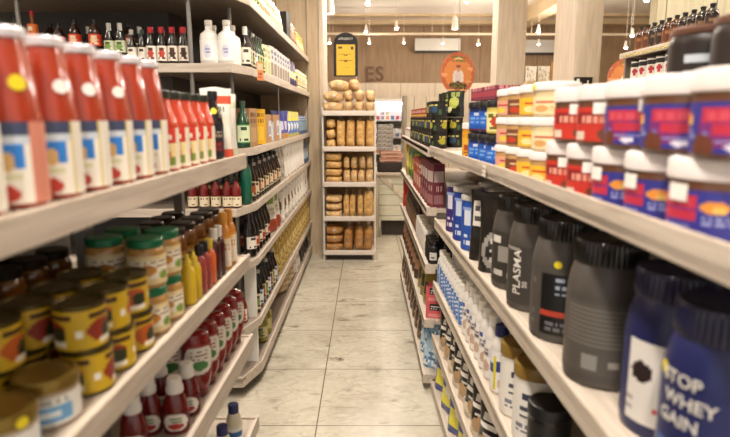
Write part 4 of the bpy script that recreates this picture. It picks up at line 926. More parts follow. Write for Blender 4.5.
# B
zBf = .993
c = Cv(14, 24, '#6e2c3a'); c.rect(.1, .6, .9, .85, '#b9a8a2').rect(.1, .1, .9, .3, '#9a6a6c').scrib(.2, .36, .8, .5, '#c9a8a4', 1)
MB = ('maroon_box', [('carton', carton('carton', .1, .06, .225, c, None, '#7a3444'), CARD)])
row(MB, [(FX+.05, y, zBf) for y in (2.89, 3.01, 3.13, 3.25)], 'maroon box with pale panel on far right second shelf', 'box', 'maroon boxes', rad(-75), .05)
c = Cv(14, 22, '#a4483c'); c.rect(.15, .2, .85, .5, '#d8b49c').scrib(.2, .6, .8, .85, '#e6d6b8', 2)
row(('red_brown_box', [('carton', carton('carton', .1, .06, .2, c, None, '#8a4038'), CARD)]), [(FX+.05, y, zBf) for y in fr(3.4, 3.8, .12)], 'red brown box beyond maroon boxes, far right second shelf', 'box', 'red brown boxes', rad(-75), .05)
c = Cv(14, 14, '#4d7a34'); c.ell(.5, .5, .3, .3, '#c9b93c')
GB = pk('green_crisp_bag', .2, .26, .11, c, 62, True)
row(GB, [(FX+.07, 3.98, zBf), (FX+.07, 4.22, zBf)], 'green and yellow crisp bag on far right second shelf', 'bag', 'green crisp bags', rad(-55))
c = Cv(14, 14, '#c9a838'); c.ell(.5, .5, .3, .3, '#e6d27a')
place(pk('yellow_crisp_bag', .2, .27, .11, c, 63, True), (FX+.08, 4.5, zBf), rad(-50), 'yellow crisp bag at end of far right second shelf', 'bag')
# C
zCf = .693
c = Cv(30, 16, '#17171a'); c.rect(.4, .2, .6, .75, '#d6d2ca').scrib(.43, .3, .57, .65, '#5a5a5c', 2)
BJ2 = bottle('black_vitamin_jar', [(.028, 0), (.031, .003), (.031, .085), (.027, .095), (.024, .098)], BLACKP, ('lid', cyl(.029, .096, .122), M('glossy_black_lid', '#0d0d0f', .25, coat=.5), 36, 1, 1, 1, .04)[:4], (c, .0312, .008, .0312, .08), body='jar')
row(BJ2, [(FX+.05, 2.875, zCf), (FX+.05, 2.945, zCf), (FX+.05, 3.015, zCf)], 'black jar with white label, front row, far right third shelf', 'jar', 'black vitamin jars', rad(-10))
row(BJ2, [(FX+.12, 2.875, zCf), (FX+.12, 2.945, zCf), (FX+.12, 3.015, zCf)], 'black jar with white label, second row, far right third shelf', 'jar', 'black vitamin jars', rad(-10))
WT = bottle('white_vitamin_jar', [(.03, 0), (.034, .003), (.034, .1), (.03, .112)], M('translucent_white_plastic', '#c9c2ba', .35), ('lid', cyl(.031, .11, .135), WHITEP), (lab2('#cfc8c0', '#d8d2ca', '#8a7f7a'), .0342, .01, .0342, .095), body='jar')
row(WT, [(FX+.05, y, zCf) for y in fr(3.1, 3.6, .078)], 'whitish jar with white lid on far right third shelf', 'jar', 'whitish vitamin jars', rad(-20))
row(gen_bottle('brown_supplement_bottle', .2, .03, BRGLASS, BLACKP, lab2('#5a3c2c', '#8a6a4c', '#d8c8a0')), [(FX+.05, y, zCf) for y in fr(3.7, 4.6, .085)], 'brown bottle with dark cap on far right third shelf', 'bottle', 'brown supplement bottles')
c = Cv(10, 14, '#b3241f'); c.rect(.2, .2, .8, .4, '#d2483c')
place(pk('red_pouch', .16, .24, .09, c, 64), (FX+.07, 4.8, zCf), rad(-30), 'bright red pouch at end of far right third shelf', 'pouch')
# D
zDf = .393
c = Cv(18, 14, '#cf5a62'); c.rect(.15, .5, .85, .9, '#181416').scrib(.25, .6, .75, .8, '#d8d0cc', 2).rect(.1, .1, .9, .3, '#d88a84')
PKB = ('pink_bar_box', [('carton', carton('carton', .12, .1, .085, c, None, '#c24c58'), CARD)])
place(PKB, (FX+.07, 2.90, zDf), rad(-15), 'pink and black box, lower of the pair on far right shelf', 'box', 'pink and black boxes')
place(PKB, (FX+.068, 2.905, zDf+.086), rad(-18), 'pink and black box, upper of the pair on far right shelf', 'box', 'pink and black boxes')
c = Cv(12, 12, '#8a7a34'); c.rect(.2, .3, .8, .7, '#3a3420')
row(pk('olive_snack_bag', .14, .2, .09, c, 65), [(FX+.065, y, zDf) for y in (3.08, 3.24, 3.4)], 'olive snack bag beyond pink boxes, far right fourth shelf', 'bag', 'olive snack bags', rad(-60))
c = Cv(12, 12, '#4a3228'); c.rect(.2, .3, .8, .7, '#a87a5c')
row(pk('brown_snack_bag', .15, .2, .09, c, 66), [(FX+.065, y, zDf) for y in fr(3.6, 4.9, .17)], 'brown snack bag on far right fourth shelf', 'bag', 'brown snack bags', rad(-60))
# E
zEf = .083
c = Cv(14, 14, '#7fa6c8'); c.rect(.1, .3, .9, .7, '#a8c6da').speck(['#4a6a8c', '#d8e0e6'], .35, 4)
row(pk('pale_blue_bag', .16, .22, .1, c, 67), [(FX+.065, 2.93, zEf), (FX+.065, 3.12, zEf)], 'pale blue bag on lowest far right shelf', 'bag', 'pale blue bags', rad(-40))
c = Cv(14, 14, '#5a4638'); c.speck(['#8a6a50', '#3a2c24', '#a88a6c'], .6, 6)
row(pk('brown_mixed_bag', .16, .21, .1, c, 68), [(FX+.065, y, zEf) for y in fr(3.32, 4.9, .19)], 'brown mottled bag on lowest far right shelf', 'bag', 'brown mottled bags', rad(-55))

# ================================================================== BREAD RACK
u = unit('bread_rack', 'narrow white rack of bagged loaves at the end of the aisle', 'rack')
bx0, bx1, by0, by1 = -.425, .085, 5.60, 6.0
BZ = [.085, .44, .79, 1.145, 1.495]
for z in BZ:
    obj('shelf_board', boxes('shelf_board', [(bx0, by0+.02, z-.02, bx1, by1, z-.004)]), WHITEM, u)
    obj('shelf_edge', boxes('shelf_edge', [(bx0-.005, by0, z-.026, bx1+.005, by0+.02, z+.022)], .003), M('pale_rack_edge', '#e9ddd2', .5), u)
for x in (bx0-.006, bx1+.006):
    for y in (by0+.03, by1-.01): obj('post', tube('post', [(x, y, 0), (x, y, 1.55)], .01), WHITEM, u)
obj('back_panel', boxes('back_panel', [(bx0, by1, .05, bx1, by1+.015, 1.52)]), M('brown_rack_back', '#8a6e4c', .7, noise=.1), u)
obj('base_plinth', boxes('base_plinth', [(bx0+.02, by0+.05, 0, bx1-.02, by1, .04)]), DARKP, u)

def crust(name, c0, c1, c2):
    m = bpy.data.materials.new(name); m.use_nodes = True; nt = m.node_tree; L = nt.links; b = nt.nodes['Principled BSDF']
    tc = nt.nodes.new('ShaderNodeTexCoord'); n = nt.nodes.new('ShaderNodeTexNoise'); n.inputs['Scale'].default_value = 20; n.inputs['Detail'].default_value = 7; n.inputs['Roughness'].default_value = .72
    L.new(tc.outputs['Object'], n.inputs['Vector'])
    r = nt.nodes.new('ShaderNodeValToRGB'); e = r.color_ramp.elements
    e[0].position, e[0].color = .3, lin(c0); e[1].position, e[1].color = .72, lin(c2); q = e.new(.5); q.color = lin(c1)
    L.new(n.outputs['Fac'], r.inputs['Fac']); L.new(r.outputs['Color'], b.inputs['Base Color']); b.inputs['Roughness'].default_value = .7
    bp = nt.nodes.new('ShaderNodeBump'); bp.inputs['Strength'].default_value = .35; bp.inputs['Distance'].default_value = .01
    L.new(n.outputs['Fac'], bp.inputs['Height']); L.new(bp.outputs['Normal'], b.inputs['Normal']); return m
CR1 = crust('golden_crust', '#ae7a3a', '#dcae68', '#efd39c'); CR2 = crust('pale_floured_crust', '#ac8046', '#dab27a', '#f2dfb8'); CR3 = crust('dark_crust', '#8f5a2a', '#b88244', '#d8ae72')
def bagmat():
    m = bpy.data.materials.new('clear_bread_bag'); m.use_nodes = True; nt = m.node_tree; L = nt.links
    out = nt.nodes['Material Output']; nt.nodes.remove(nt.nodes['Principled BSDF'])
    t = nt.nodes.new('ShaderNodeBsdfTransparent'); g = nt.nodes.new('ShaderNodeBsdfGlossy'); g.inputs['Roughness'].default_value = .18
    d = nt.nodes.new('ShaderNodeBsdfDiffuse'); d.inputs['Color'].default_value = (.8, .78, .74, 1)
    n = nt.nodes.new('ShaderNodeTexNoise'); n.inputs['Scale'].default_value = 45; n.inputs['Detail'].default_value = 3
    tc = nt.nodes.new('ShaderNodeTexCoord'); L.new(tc.outputs['Object'], n.inputs['Vector'])
    bp = nt.nodes.new('ShaderNodeBump'); bp.inputs['Strength'].default_value = .5; bp.inputs['Distance'].default_value = .01; L.new(n.outputs['Fac'], bp.inputs['Height'])
    L.new(bp.outputs['Normal'], g.inputs['Normal'])
    a = nt.nodes.new('ShaderNodeMixShader'); a.inputs[0].default_value = .3; L.new(g.outputs[0], a.inputs[1]); L.new(d.outputs[0], a.inputs[2])
    x = nt.nodes.new('ShaderNodeMixShader'); x.inputs[0].default_value = .22; L.new(t.outputs[0], x.inputs[1]); L.new(a.outputs[0], x.inputs[2])
    L.new(x.outputs[0], out.inputs['Surface']); return m
BAG = bagmat()
def loafmesh(name, w, d, h, seed, e=2.6, score=0, flat=.0):
    """rounded loaf centred on its base: w along X, d along Y"""
    r = random.Random(seed); ph = [r.uniform(0, 6) for _ in range(6)]
    v, f = [], []; NU, NV = 28, 14
    def sp(c, p): return math.copysign(abs(c)**p, c)
    for j in range(NV+1):
        b = -PI/2+PI*j/NV
        for i in range(NU):
            a = 2*PI*i/NU
            x = sp(math.cos(b), 2/e)*sp(math.cos(a), 2/e); y = sp(math.cos(b), 2/e)*sp(math.sin(a), 2/e); z = sp(math.sin(b), 2/e)
            k = 1+.04*math.sin(3*a+ph[0]+2*b)+.03*math.sin(5*b+ph[1]+a)
            zz = z
            if score and z > .2: zz -= .10*max(0, math.sin((x*score+y*.6)*PI))**6
            v.append((x*w/2*k, y*d/2*k, (zz*k+1)*h/2))
    for j in range(NV):
        for i in range(NU): f.append((j*NU+i, j*NU+(i+1) % NU, (j+1)*NU+(i+1) % NU, (j+1)*NU+i))
    me = mesh(name, v, f, True, None, 0)
    zmin = min(q.co.z for q in me.vertices)
    for q in me.vertices: q.co.z -= zmin
    return me
def bagmesh(name, w, d, h, seed, tuft='x', ln=.1):
    """clear bag: the loaf's hull, a little larger, with a gathered neck"""
    r = random.Random(seed); ph = [r.uniform(0, 6) for _ in range(4)]
    v, f = [], []; NU, NV = 24, 12
    for j in range(NV+4):
        t = j/NV
        for i in range(NU):
            a = 2*PI*i/NU; cr = 1+.02*math.sin(5*a+ph[0]+9*t)+.015*math.sin(11*a+ph[1])
            if t <= 1: ra = max(.06, (math.sin(PI*min(t, .97))**.38)); z = t*h*1.04
            else: ra = .18+.22*(t-1)*4*(1+.5*math.sin(7*a+ph[2])); z = h*1.04+(t-1)*ln*3.2
            v.append((math.cos(a)*w/2*1.03*ra*cr, math.sin(a)*d/2*1.03*ra*cr, z-.02*h))
    for j in range(NV+3):
        for i in range(NU): f.append((j*NU+i, j*NU+(i+1) % NU, (j+1)*NU+(i+1) % NU, (j+1)*NU+i))
    me = mesh(name, v, f, True, None, 0)
    zmin = min(q.co.z for q in me.vertices)
    for q in me.vertices: q.co.z -= zmin
    return me
def loaf(name, w, d, h, seed, cr, e=2.6, score=0, ln=.08):
    return (name, [('loaf', loafmesh('loaf', w, d, h, seed, e, score), cr), ('bag', bagmesh('bag', w, d, h, seed, 'x', ln), BAG)])
# upright loaf: tall
UP = [loaf('upright_loaf', .089, .2, .27, s, CR1, 5, 0, .06) for s in (1, 2)]
FLAT = [loaf('flat_loaf', .17, .22, .075, s, CR1, 3, 2, .0) for s in (3, 4)]
yb = 5.74
# top: heap of floured rustic loaves
z5 = BZ[4]
LONG = [loaf('rustic_loaf', .206, .2, .106, q, CR2, 2.6, 2, .0) for q in (5, 6)]
END = [loaf('rustic_loaf', .098, .24, .11, q, CR2, 2.6, 1, .0) for q in (7, 8)]
heap = [('bottom', .002, LONG[0], -.33, .0, 0), ('bottom', .008, END[0], -.17, .0, -.1), ('bottom', .008, END[1], -.062, .0, -.1), ('bottom', .006, END[0], .044, .0, -.08),
        ('middle', .104, LONG[1], -.325, .04, .04), ('middle', .114, END[1], -.166, .0, -.15), ('middle', .114, END[0], -.058, .0, -.15), ('middle', .11, END[1], .05, .0, -.12),
        ('top', .212, LONG[0], -.27, -.05, .1), ('top', .216, END[1], -.112, .1, -.15)]
for i, (tier, dz, k_, x, rz, ty_) in enumerate(heap):
    k = sum(1 for q in heap[:i] if q[0] == tier); n = sum(1 for q in heap if q[0] == tier)
    place(k_, (x, yb+.02, z5+dz), rz, 'floured loaf heaped on the bread rack, %s layer' % tier+ordn(k, n, 'left'), 'bread', 'floured loaves on top', tilt=(0, ty_))
# second shelf: three stacked ends + four uprights
z4 = BZ[3]
for i in range(3): place(loaf('square_loaf', .105, .22, .085, 11+i, CR1, 4) if i == 0 else SQ, (-.352, yb, z4+.099*i), 0, 'square loaf lying at left of rack, second shelf down, %s of three' % ('bottom', 'middle', 'top')[i], 'bread', 'stacked square loaves') if i else (globals().__setitem__('SQ', loaf('square_loaf', .088, .22, .085, 11, CR1, 4, 0, .0)), place(SQ, (-.352, yb, z4), 0, 'square loaf lying at left of rack, second shelf down, bottom of three', 'bread', 'stacked square loaves'))
row(UP, [(-.252+.098*i, yb, z4) for i in range(4)], 'upright golden loaf on second shelf of bread rack', 'bread', 'upright golden loaves', 0, .05, 'left')
# third, fourth
for zi, nm in ((2, 'third'), (1, 'fourth')):
    z = BZ[zi]
    FT = loaf('flat_loaf', .172, .22, .07, 20+zi, CR1 if zi == 2 else CR2, 4, 2, 0)
    for i in range(4 if zi == 2 else 3): place(FT, (-.332, yb, z+.0765*i), R.uniform(-.1, .1), 'flat bagged loaf at left of %s rack shelf, %s' % (nm, ['bottom one', 'second up', 'third up', 'topmost'][i]), 'bread', 'flat loaves')
    RL = loaf('bread_roll_bag', .066, .2, .13, 25+zi, CR2 if zi == 2 else CR1, 4.5, 0, .015)
    if zi == 2:
        row(RL, [(-.195+.0775*i, yb, z) for i in range(4)], 'small bagged loaf, lower layer on third rack shelf', 'bread', 'small bagged loaves', 0, .1, 'left')
        row(RL, [(-.195+.0775*i, yb+.01, z+.146) for i in range(4)], 'small bagged loaf, upper layer on third rack shelf', 'bread', 'small bagged loaves', 0, .1, 'left', .88)
    else:
        row(loaf('slim_upright_loaf', .06, .2, .22, 33, CR1, 4.5, 0, .07), [(-.2+.069*i, yb, z) for i in range(3)], 'slim upright loaf on fourth rack shelf', 'bread', 'slim upright loaves', 0, .1, 'left')
        row(loaf('wide_upright_loaf', .1, .2, .25, 34, CR1, 5, 0, .06), [(.027, yb, z)], 'wide upright loaf at right of fourth rack shelf', 'bread', None, 0, .05)
z1 = BZ[0]
FT = loaf('dark_flat_loaf', .175, .21, .08, 41, CR3, 3.6, 2, 0)
for i in range(3): place(FT, (-.33, yb, z1+.089*i), R.uniform(-.05, .05), 'dark bagged loaf at left of lowest rack shelf, %s' % ('bottom one', 'middle one', 'top one')[i], 'bread', 'dark flat loaves')
row(loaf('dark_rustic_loaf', .09, .22, .23, 42, CR3, 4, 2, .08), [(-.175, yb, z1), (-.075, yb, z1), (.027, yb, z1)], 'dark upright loaf on lowest rack shelf', 'bread', 'dark upright loaves', 0, .15, 'left')

# sign over the rack
def arch(name, w, h, t):
    pts = [(-w/2, 0), (w/2, 0), (w/2, h-w/2)]
    for i in range(1, 13): a = PI*i/12; pts.append((w/2*math.cos(a), h-w/2+w/2*math.sin(a)*.85))
    v = [(x, -t/2, z) for x, z in pts]+[(x, t/2, z) for x, z in pts]; n = len(pts)
    f = [tuple(range(n)), tuple(range(2*n-1, n-1, -1))]+[(i, (i+1) % n, n+(i+1) % n, n+i)[::-1] for i in range(n)]
    return mesh(name, v, f, False)
s = unit('arched_sign', 'black arched notice with yellow paper standing above the bread rack', 'sign')
s.location = (-.211, 6.03, 1.872)
obj('board', arch('board', .25, .46, .012), BLACKP, s)
c = Cv(22, 30, '#d9b93c'); c.rect(.1, .86, .3, .92, '#5a4a20').rect(.78, .84, .9, .94, '#4a3c20').scrib(.15, .66, .85, .69, '#a8862c', 1, 3).rect(.42, .62, .58, .68, '#6a5420').scrib(.15, .48, .85, .51, '#a8862c', 1, 5).rect(.42, .44, .6, .5, '#6a5420').scrib(.3, .24, .7, .27, '#b8962c', 1)
obj('paper', carton('paper', .195, .002, .31, c), CARD, s, (0, -.0085, .012))
o = obj('heading', textmesh('heading', 'APRIORITY', .031, .0002), PEW, s, (0, -.007, .378))
obj('stand', tube('stand', [(.05, .0, 0), (.05, 0, -.05), (-.01, 0, -.05), (-.01, 0, -.35), (-.01, .0, -.37)], .005), WHITEM, s)
for q in s.children:
    if q.name.startswith('stand'): q.location = (.06, .0, .0)

# ================================================================== BACK AREA
PLK = wood('white_planks', '#cfceb8', '#dfdecb', 'X', 3, ('Z', .13), .6, 10, False)
PLKV = wood('white_upright_planks', '#c4b8a4', '#d8cdb9', 'Z', 3, ('X', .16), .6, 10, False)
# counter
u = unit('plank_counter', 'pale plank counter with dark foot gap right of the bread rack', 'counter')
obj('carcass', boxes('carcass', [(.10, 6.8, .2, 1.2, 7.5, .76)]), PLK, u)
obj('corner_post', boxes('corner_post', [(.095, 6.78, .0, .16, 6.84, .77)], .003), PLKV, u)
bm_ = boxes('brace', [(-.03, 6.785, -.38, .03, 6.8, .38)], .002)
for v in bm_.vertices:
    x, z = v.co.x, v.co.z; a = rad(48); v.co.x = x*math.cos(a)-z*math.sin(a)+.45; v.co.z = x*math.sin(a)+z*math.cos(a)+.5
obj('brace', bm_, PLKV, u)
obj('top', boxes('top', [(.08, 6.75, .76, 1.22, 7.52, .79)], .004), SHELFX, u)
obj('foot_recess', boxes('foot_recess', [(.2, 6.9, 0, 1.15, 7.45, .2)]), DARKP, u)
# items on the counter
c = Cv(16, 6, '#8d8a84'); c.rect(0, .5, 1, .7, '#b8b4ac').speck(['#6a5a50', '#c9b8a8'], .2, 2)
GT2 = ('pastry_pack', [('tray', carton('tray', .19, .16, .05, c, None, '#aaa69e'), CARD)])
for i in range(6): place(GT2, (.235, 6.98, .79+.27+.051*i), R.uniform(-.06, .06), 'grey pastry pack on the counter stack, %s' % ['bottom one', 'second up', 'third up', 'fourth up', 'fifth up', 'topmost'][i], 'packet', 'grey pastry packs')
c = Cv(16, 8, '#5a3830'); c.speck(['#8a5a48', '#3a2824', '#b08a70'], .5, 3)
BASK = ('dark_basket', [('basket', boxes('basket', [(-.15, -.12, 0, .15, .12, .012), (-.15, -.12, 0, -.14, .12, .12), (.14, -.12, 0, .15, .12, .12), (-.15, -.12, 0, .15, -.11, .12), (-.15, .11, 0, .15, .12, .12)], .002), M('dark_wicker', '#2e2422', .7, noise=.3, nscale=80))])
place(BASK, (.29, 6.95, .791), 0, 'dark basket on the pale counter', 'basket')
c = Cv(14, 5, '#b8826c'); c.rect(.0, .4, 1, .6, '#d8c0ae').rect(.2, 0, .8, .3, '#8a5a4c')
RP = ('pink_pastry_pack', [('tray', carton('tray', .26, .18, .045, c, None, '#c9ab98'), CARD)])
for i in range(4): place(RP, (.3 + (.02 if i % 2 else 0), 6.95, .912+.046*i-.0), .05*i, 'reddish pastry pack above the dark basket, %s' % ['bottom one', 'second up', 'third up', 'topmost'][i], 'packet', 'reddish pastry packs') if i < 3 else None
c = Cv(12, 6, '#e6e0d8'); c.rect(.1, .3, .9, .6, '#c8a8a8')
for i in range(3): place(('white_cake_box', [('carton', carton('carton', .22, .2, .07, c, None, '#e9e4dc'), CARD)]) if i == 0 else WC, (.62, 6.98, .791+.071*i), .1, 'white cake box on the counter right of basket, %s' % ('bottom one', 'middle one', 'top one')[i], 'box', 'white cake boxes') if i else (globals().__setitem__('WC', ('white_cake_box', [('carton', carton('carton', .22, .2, .07, c, None, '#e9e4dc'), CARD)])), place(WC, (.62, 6.98, .791), .1, 'white cake box on the counter right of basket, bottom one', 'box', 'white cake boxes'))
# plank cabinet
u = unit('plank_cabinet', 'tall pale plank cabinet beyond the far right shelves', 'cabinet')
obj('carcass', boxes('carcass', [(.545, 7.6, 0, 1.2, 8.0, 1.72)]), PLKV, u)
obj('side_panel', boxes('side_panel', [(.50, 7.58, 0, .545, 8.0, 1.735)], .003), wood('grey_plank', '#8f8474', '#a39886', 'Z', 3, None, .6, 10, False), u)
# wall-side display fridge
u = unit('display_fridge', 'white open display fridge glowing behind the counter', 'fridge')
obj('cabinet', boxes('cabinet', [(.10, 9.3, 0, .14, 9.9, 1.75), (1.0, 9.3, 0, 1.04, 9.9, 1.75), (.14, 9.86, 0, 1.0, 9.9, 1.75), (.1, 9.3, 1.7, 1.04, 9.9, 1.75), (.14, 9.3, 0, 1.0, 9.86, .3)], .003), WHITEM, u)
FSZ = [.55, .85, 1.12, 1.4]
for z in FSZ: obj('shelf', boxes('shelf', [(.14, 9.34, z-.012, 1.0, 9.86, z)]), GREY, u)
obj('light_strip', boxes('light_strip', [(.16, 9.36, 1.67, .98, 9.4, 1.69)]), M('fridge_light', '#f4f4ff', .5, emit=34), u)
FK = []
for s, (bg, pic, ink) in enumerate((('#e6e4e6', '#8a7a94', '#5a4a64'), ('#d8d4da', '#b03a4c', '#e6e0e0'), ('#c9ced8', '#5a6a94', '#e6e6ea'), ('#e9e2da', '#c98a5c', '#7a4a3a'))):
    FK.append(bx('dairy_carton', .075, .07, .15, bg, pic, ink, s))
for j, z in enumerate(FSZ):
    row([FK[(i*7+j*3) % 4] for i in range(10)], [(.19+.083*i, 9.42, z+.001) for i in range(10)], 'small dairy carton on %s fridge shelf' % ('lowest', 'second lowest', 'second highest', 'highest')[j], 'carton', 'dairy cartons in the fridge', 0, .1, 'left')
# pale band in front of the plywood wall
struct('wall_partition', boxes('wall_partition', [(-.9, 10.0, 0, 4.2, 10.1, 2.04)]), wood('pale_panel', '#c4b5a0', '#d2c4b0', 'Z', 3, ('X', .6), .6, 8, False))
# wall letters
WL = wood('letter_wood', '#6a4a30', '#7c5a3c', 'Z', 3, None, .6, 8, False)
for ch, x in (('E', .0), ('S', .30)):
    pass
for ch, x in (('E', .07), ('S', .29)):
    me = textmesh('letter', ch, .42, .02); o = obj('wall_letter', me, WL, None, (x, 12.37, 2.36)); tag(o, 'brown wooden letter %s fixed on the plywood wall' % ch, 'letter', 'wall letters')
# air conditioners
def aircon(x0, x1, z0, z1, y, lb):
    u = unit('air_conditioner', lb, 'air conditioner')
    obj('housing', boxes('housing', [(x0, y-.22, z0+.03, x1, y, z1)], .02), WHITEM, u)
    obj('outlet', boxes('outlet', [(x0+.03, y-.2, z0, x1-.03, y-.02, z0+.03)]), BLACKP, u)
aircon(1.02, 1.98, 2.80, 3.08, 12.39, 'white air conditioner on plywood wall above orange sign')
aircon(3.3, 4.1, 2.76, 3.05, 12.39, 'white air conditioner seen between the two timber pillars')
# orange round signs
def round_sign(r, loc, lb, rz=0, hang=None):
    W = 44; cv = Cv(W, W, '#c0623c')
    cv.speck(['#c66e42', '#b85a38', '#cb7d4c'], .25, 3)
    cv.ell(.5, .5, .42, .36, '#d98a4a').rect(.0, .44, .18, .5, '#e3a070').rect(.78, .6, .94, .66, '#e6a87c').rect(.75, .3, .92, .34, '#e3a070')
    cv.scrib(.3, .78, .7, .92, '#5f7a34', 2, 4).scrib(.34, .84, .66, .87, '#e6dcb0', 1, 5)
    cv.ell(.5, .4, .17, .2, '#e6dcd2').ell(.5, .36, .1, .2, '#dccfd2').ell(.5, .61, .055, .075, '#c99a78').ell(.5, .67, .065, .04, '#8a3a3c')
    cv.ell(.5, .22, .27, .09, '#4a3c22').speck(['#7a8a34', '#3a2c1c', '#b07a34', '#5a6a2c'], .5, 8, (.26, .15, .74, .29))
    cv.rect(.2, .08, .8, .12, '#e3c9a0')
    v, f, cl = [], [], []
    NR, NA = 20, 64
    for s_ in (-1, 1):
        b = len(v); v.append((0, s_*.006, 0))
        for j in range(1, NR+1):
            for i in range(NA): a = 2*PI*i/NA; v.append((r*j/NR*math.cos(a), s_*.006, r*j/NR*math.sin(a)))
        def colr(q): return cv.c(.5+.5*q[0]/r*.999, .5+.5*q[2]/r*.999)
        for i in range(NA):
            q = (b, b+1+i, b+1+(i+1) % NA); f.append(q if s_ < 0 else q[::-1]); cl.append(colr(v[b+1+i]))
            for j in range(1, NR):
                q = (b+1+(j-1)*NA+i, b+1+j*NA+i, b+1+j*NA+(i+1) % NA, b+1+(j-1)*NA+(i+1) % NA)
                mid = [sum(v[t][k] for t in q)/4 for k in range(3)]; f.append(q if s_ < 0 else q[::-1]); cl.append(colr(mid))
    off = 1+NR*NA
    for i in range(NA):
        a_, b_ = 1+(NR-1)*NA+i, 1+(NR-1)*NA+(i+1) % NA
        f.append((a_, a_+off, b_+off, b_)); cl.append(lin('#c95f36'))
    u = unit('round_sign', lb, 'sign'); u.location = loc; u.rotation_euler = (0, 0, rz)
    obj('disc', mesh('disc', v, f, False, cl), CARD, u)
    obj('hanging_wire', tube('hanging_wire', [(0, 0, r-.01), (0, 0, 3.4-loc[2])], .003), GREY, u)
round_sign(.285, (1.275, 8.0, 2.05), 'orange round hanging sign showing a person in white with greens', rad(28))
round_sign(.27, (3.62, 8.0, 1.99), 'orange round sign partly hidden behind the white cans at right')

# ---- lighting pipe and lamps
PIPE = M('cream_pipe_paint', '#dcc9ae', .5)
o = obj('lighting_track', tube('lighting_track', [(-.75, 10.6, 2.95), (5.4, 10.6, 2.93)], .022), PIPE)
tag(o, 'long cream pipe carrying the spot lamps under the ceiling', 'track')
for x in (-.6, 1.2, 3.0, 4.8): obj('hanger', tube('hanger', [(x, 10.6, 2.96), (x, 10.6, 3.4)], .006, 6), PIPE, o)
BULB = M('lit_bulb', '#ffe9cc', .4, emit=90)
LAMPW = M('lamp_white_enamel', '#e6ddd0', .4)
def lamp_kind(s):
    return [('shade', lathe('shade', [(.018*s, .17*s), (.028*s, .14*s), (.05*s, .02*s), (.052*s, 0), (.048*s, .002*s)][::-1], 16), LAMPW), ('bulb', lathe('bulb', [(.006*s, -.03*s), (.028*s, -.02*s), (.036*s, .0), (.03*s, .02*s)], 14), BULB)]
LK = lamp_kind(.62)
lamps = [(.03, 8.5, 3.06, 1.2), (0, 10, 2.9, 1.1), (-.69, 11, 2.84, 1), (.06, 11, 2.84, 1), (.52, 10, 2.95, 1.2), (.71, 11, 2.84, 1), (1.45, 11, 2.83, 1), (2.12, 11, 2.81, 1), (2.3, 10, 2.89, 1.1), (1.54, 9, 3.18, .8), (2.95, 10, 2.89, 1.2), (3.26, 11, 2.81, 1), (2.85, 6, 2.62, .9), (4.1, 9, 2.69, 1.1), (4.46, 10, 2.63, 1.1)]
lnames = ['above the arched sign, nearest the ceiling', 'on the pipe right of the arched sign', 'low behind the left edge of the arched sign', 'below the pipe right of the arched sign', 'with wide shade left of the air conditioner', 'small and low left of the air conditioner', 'in front of the air conditioner', 'right of the air conditioner above orange sign', 'beside the left timber pillar on the pipe', 'highest one near the ceiling above air conditioner', 'bright one between the two timber pillars', 'lower one between the two timber pillars', 'high at right near the ceiling beam', 'upper one right of the right pillar', 'lower one right of the right pillar']
for i, (x, y, z, s) in enumerate(lamps):
    r_ = bpy.data.objects.new('spot_lamp', None); C.objects.link(r_); r_.location = (x, y, z)
    tag(r_, 'lit spot lamp '+lnames[i], 'lamp', 'lit spot lamps')
    for nm, me, mt in LK: obj(nm, me, mt, r_).scale = (s, s, s)
    obj('cord', tube('cord', [(0, 0, .15*s), (0, 0, 3.4-z)], .004, 6), LAMPW, r_)
for i, (x, y, z, lb) in enumerate(((-.486, 8.0, 2.84, 'large white spotlight cylinder at upper left above the arched sign'), (1.44, 9.5, 2.86, 'white unlit lamp cone above the air conditioner'))):
    r_ = bpy.data.objects.new('spot_lamp', None); C.objects.link(r_); r_.location = (x, y, z); tag(r_, lb, 'lamp')
    obj('shade', lathe('shade', [(.05, .0), (.055, .002), (.045, .16), (.03, .2), (.01, .21)], 16), LAMPW, r_)
    obj('reflector', lathe('reflector', [(.002, -.001), (.045, -.002), (.046, .0)], 16), M('glowing_reflector', '#fff0da', .5, emit=3), r_)
    obj('cord', tube('cord', [(0, 0, .2), (0, 0, 3.4-z)], .006, 6), LAMPW, r_)

# ================================================================== NEXT AISLE AT RIGHT
u = unit('side_shelf', 'high shelf of the next aisle at upper right holding dark bottles')
sx0 = 1.71
for z in (1.86, 1.675, 1.3, .9, .5):
    obj('shelf_board', boxes('shelf_board', [(sx0, 2.0, z-.02, 1.97, 3.86, z)]), SHELF, u)
    obj('shelf_edge', boxes('shelf_edge', [(sx0-.016, 2.0, z-.03, sx0, 3.88, z+.008)], .002), SHELF, u)
obj('back_panel', boxes('back_panel', [(1.95, 2.0, 0, 1.975, 3.86, 1.84)]), MIDP, u)
obj('end_panel', boxes('end_panel', [(1.73, 3.86, 0, 1.97, 3.88, 1.86)]), MIDP, u)
SB = [gen_bottle('syrup_bottle', .17, .031, M('amber_syrup_glass', '#4a2610', .12, coat=.6), BLACKP, lab2('#5e3218', '#6e3c1e', '#a8703c'), .22, 'cap', (.02, .6), .07), gen_bottle('syrup_bottle', .17, .031, M('black_syrup_glass', '#1d120c', .12, coat=.6), BLACKP, lab2('#2a1a12', '#3a2416', '#8a6a4c'), .22, 'cap', (.02, .6), .07)]
SB = [(k[0], k[1]+[('neck_band', wrap('neck_band', Cv(6, 2, '#c9c2b2'), .031*.9, .17*.69, .031*.5, .17*.83, off=.004), PAPER)]) for k in SB]
row([SB[1], SB[1], SB[1], SB[1], SB[0], SB[0], SB[1], SB[1], SB[0], SB[0]], [(sx0+.045, y, 1.861) for y in fr(2.98, 3.8, .083)], 'dark syrup bottle on the high shelf at upper right', 'bottle', 'syrup bottles on the high right shelf', -.6, s=(1.05, 1.05, .92))
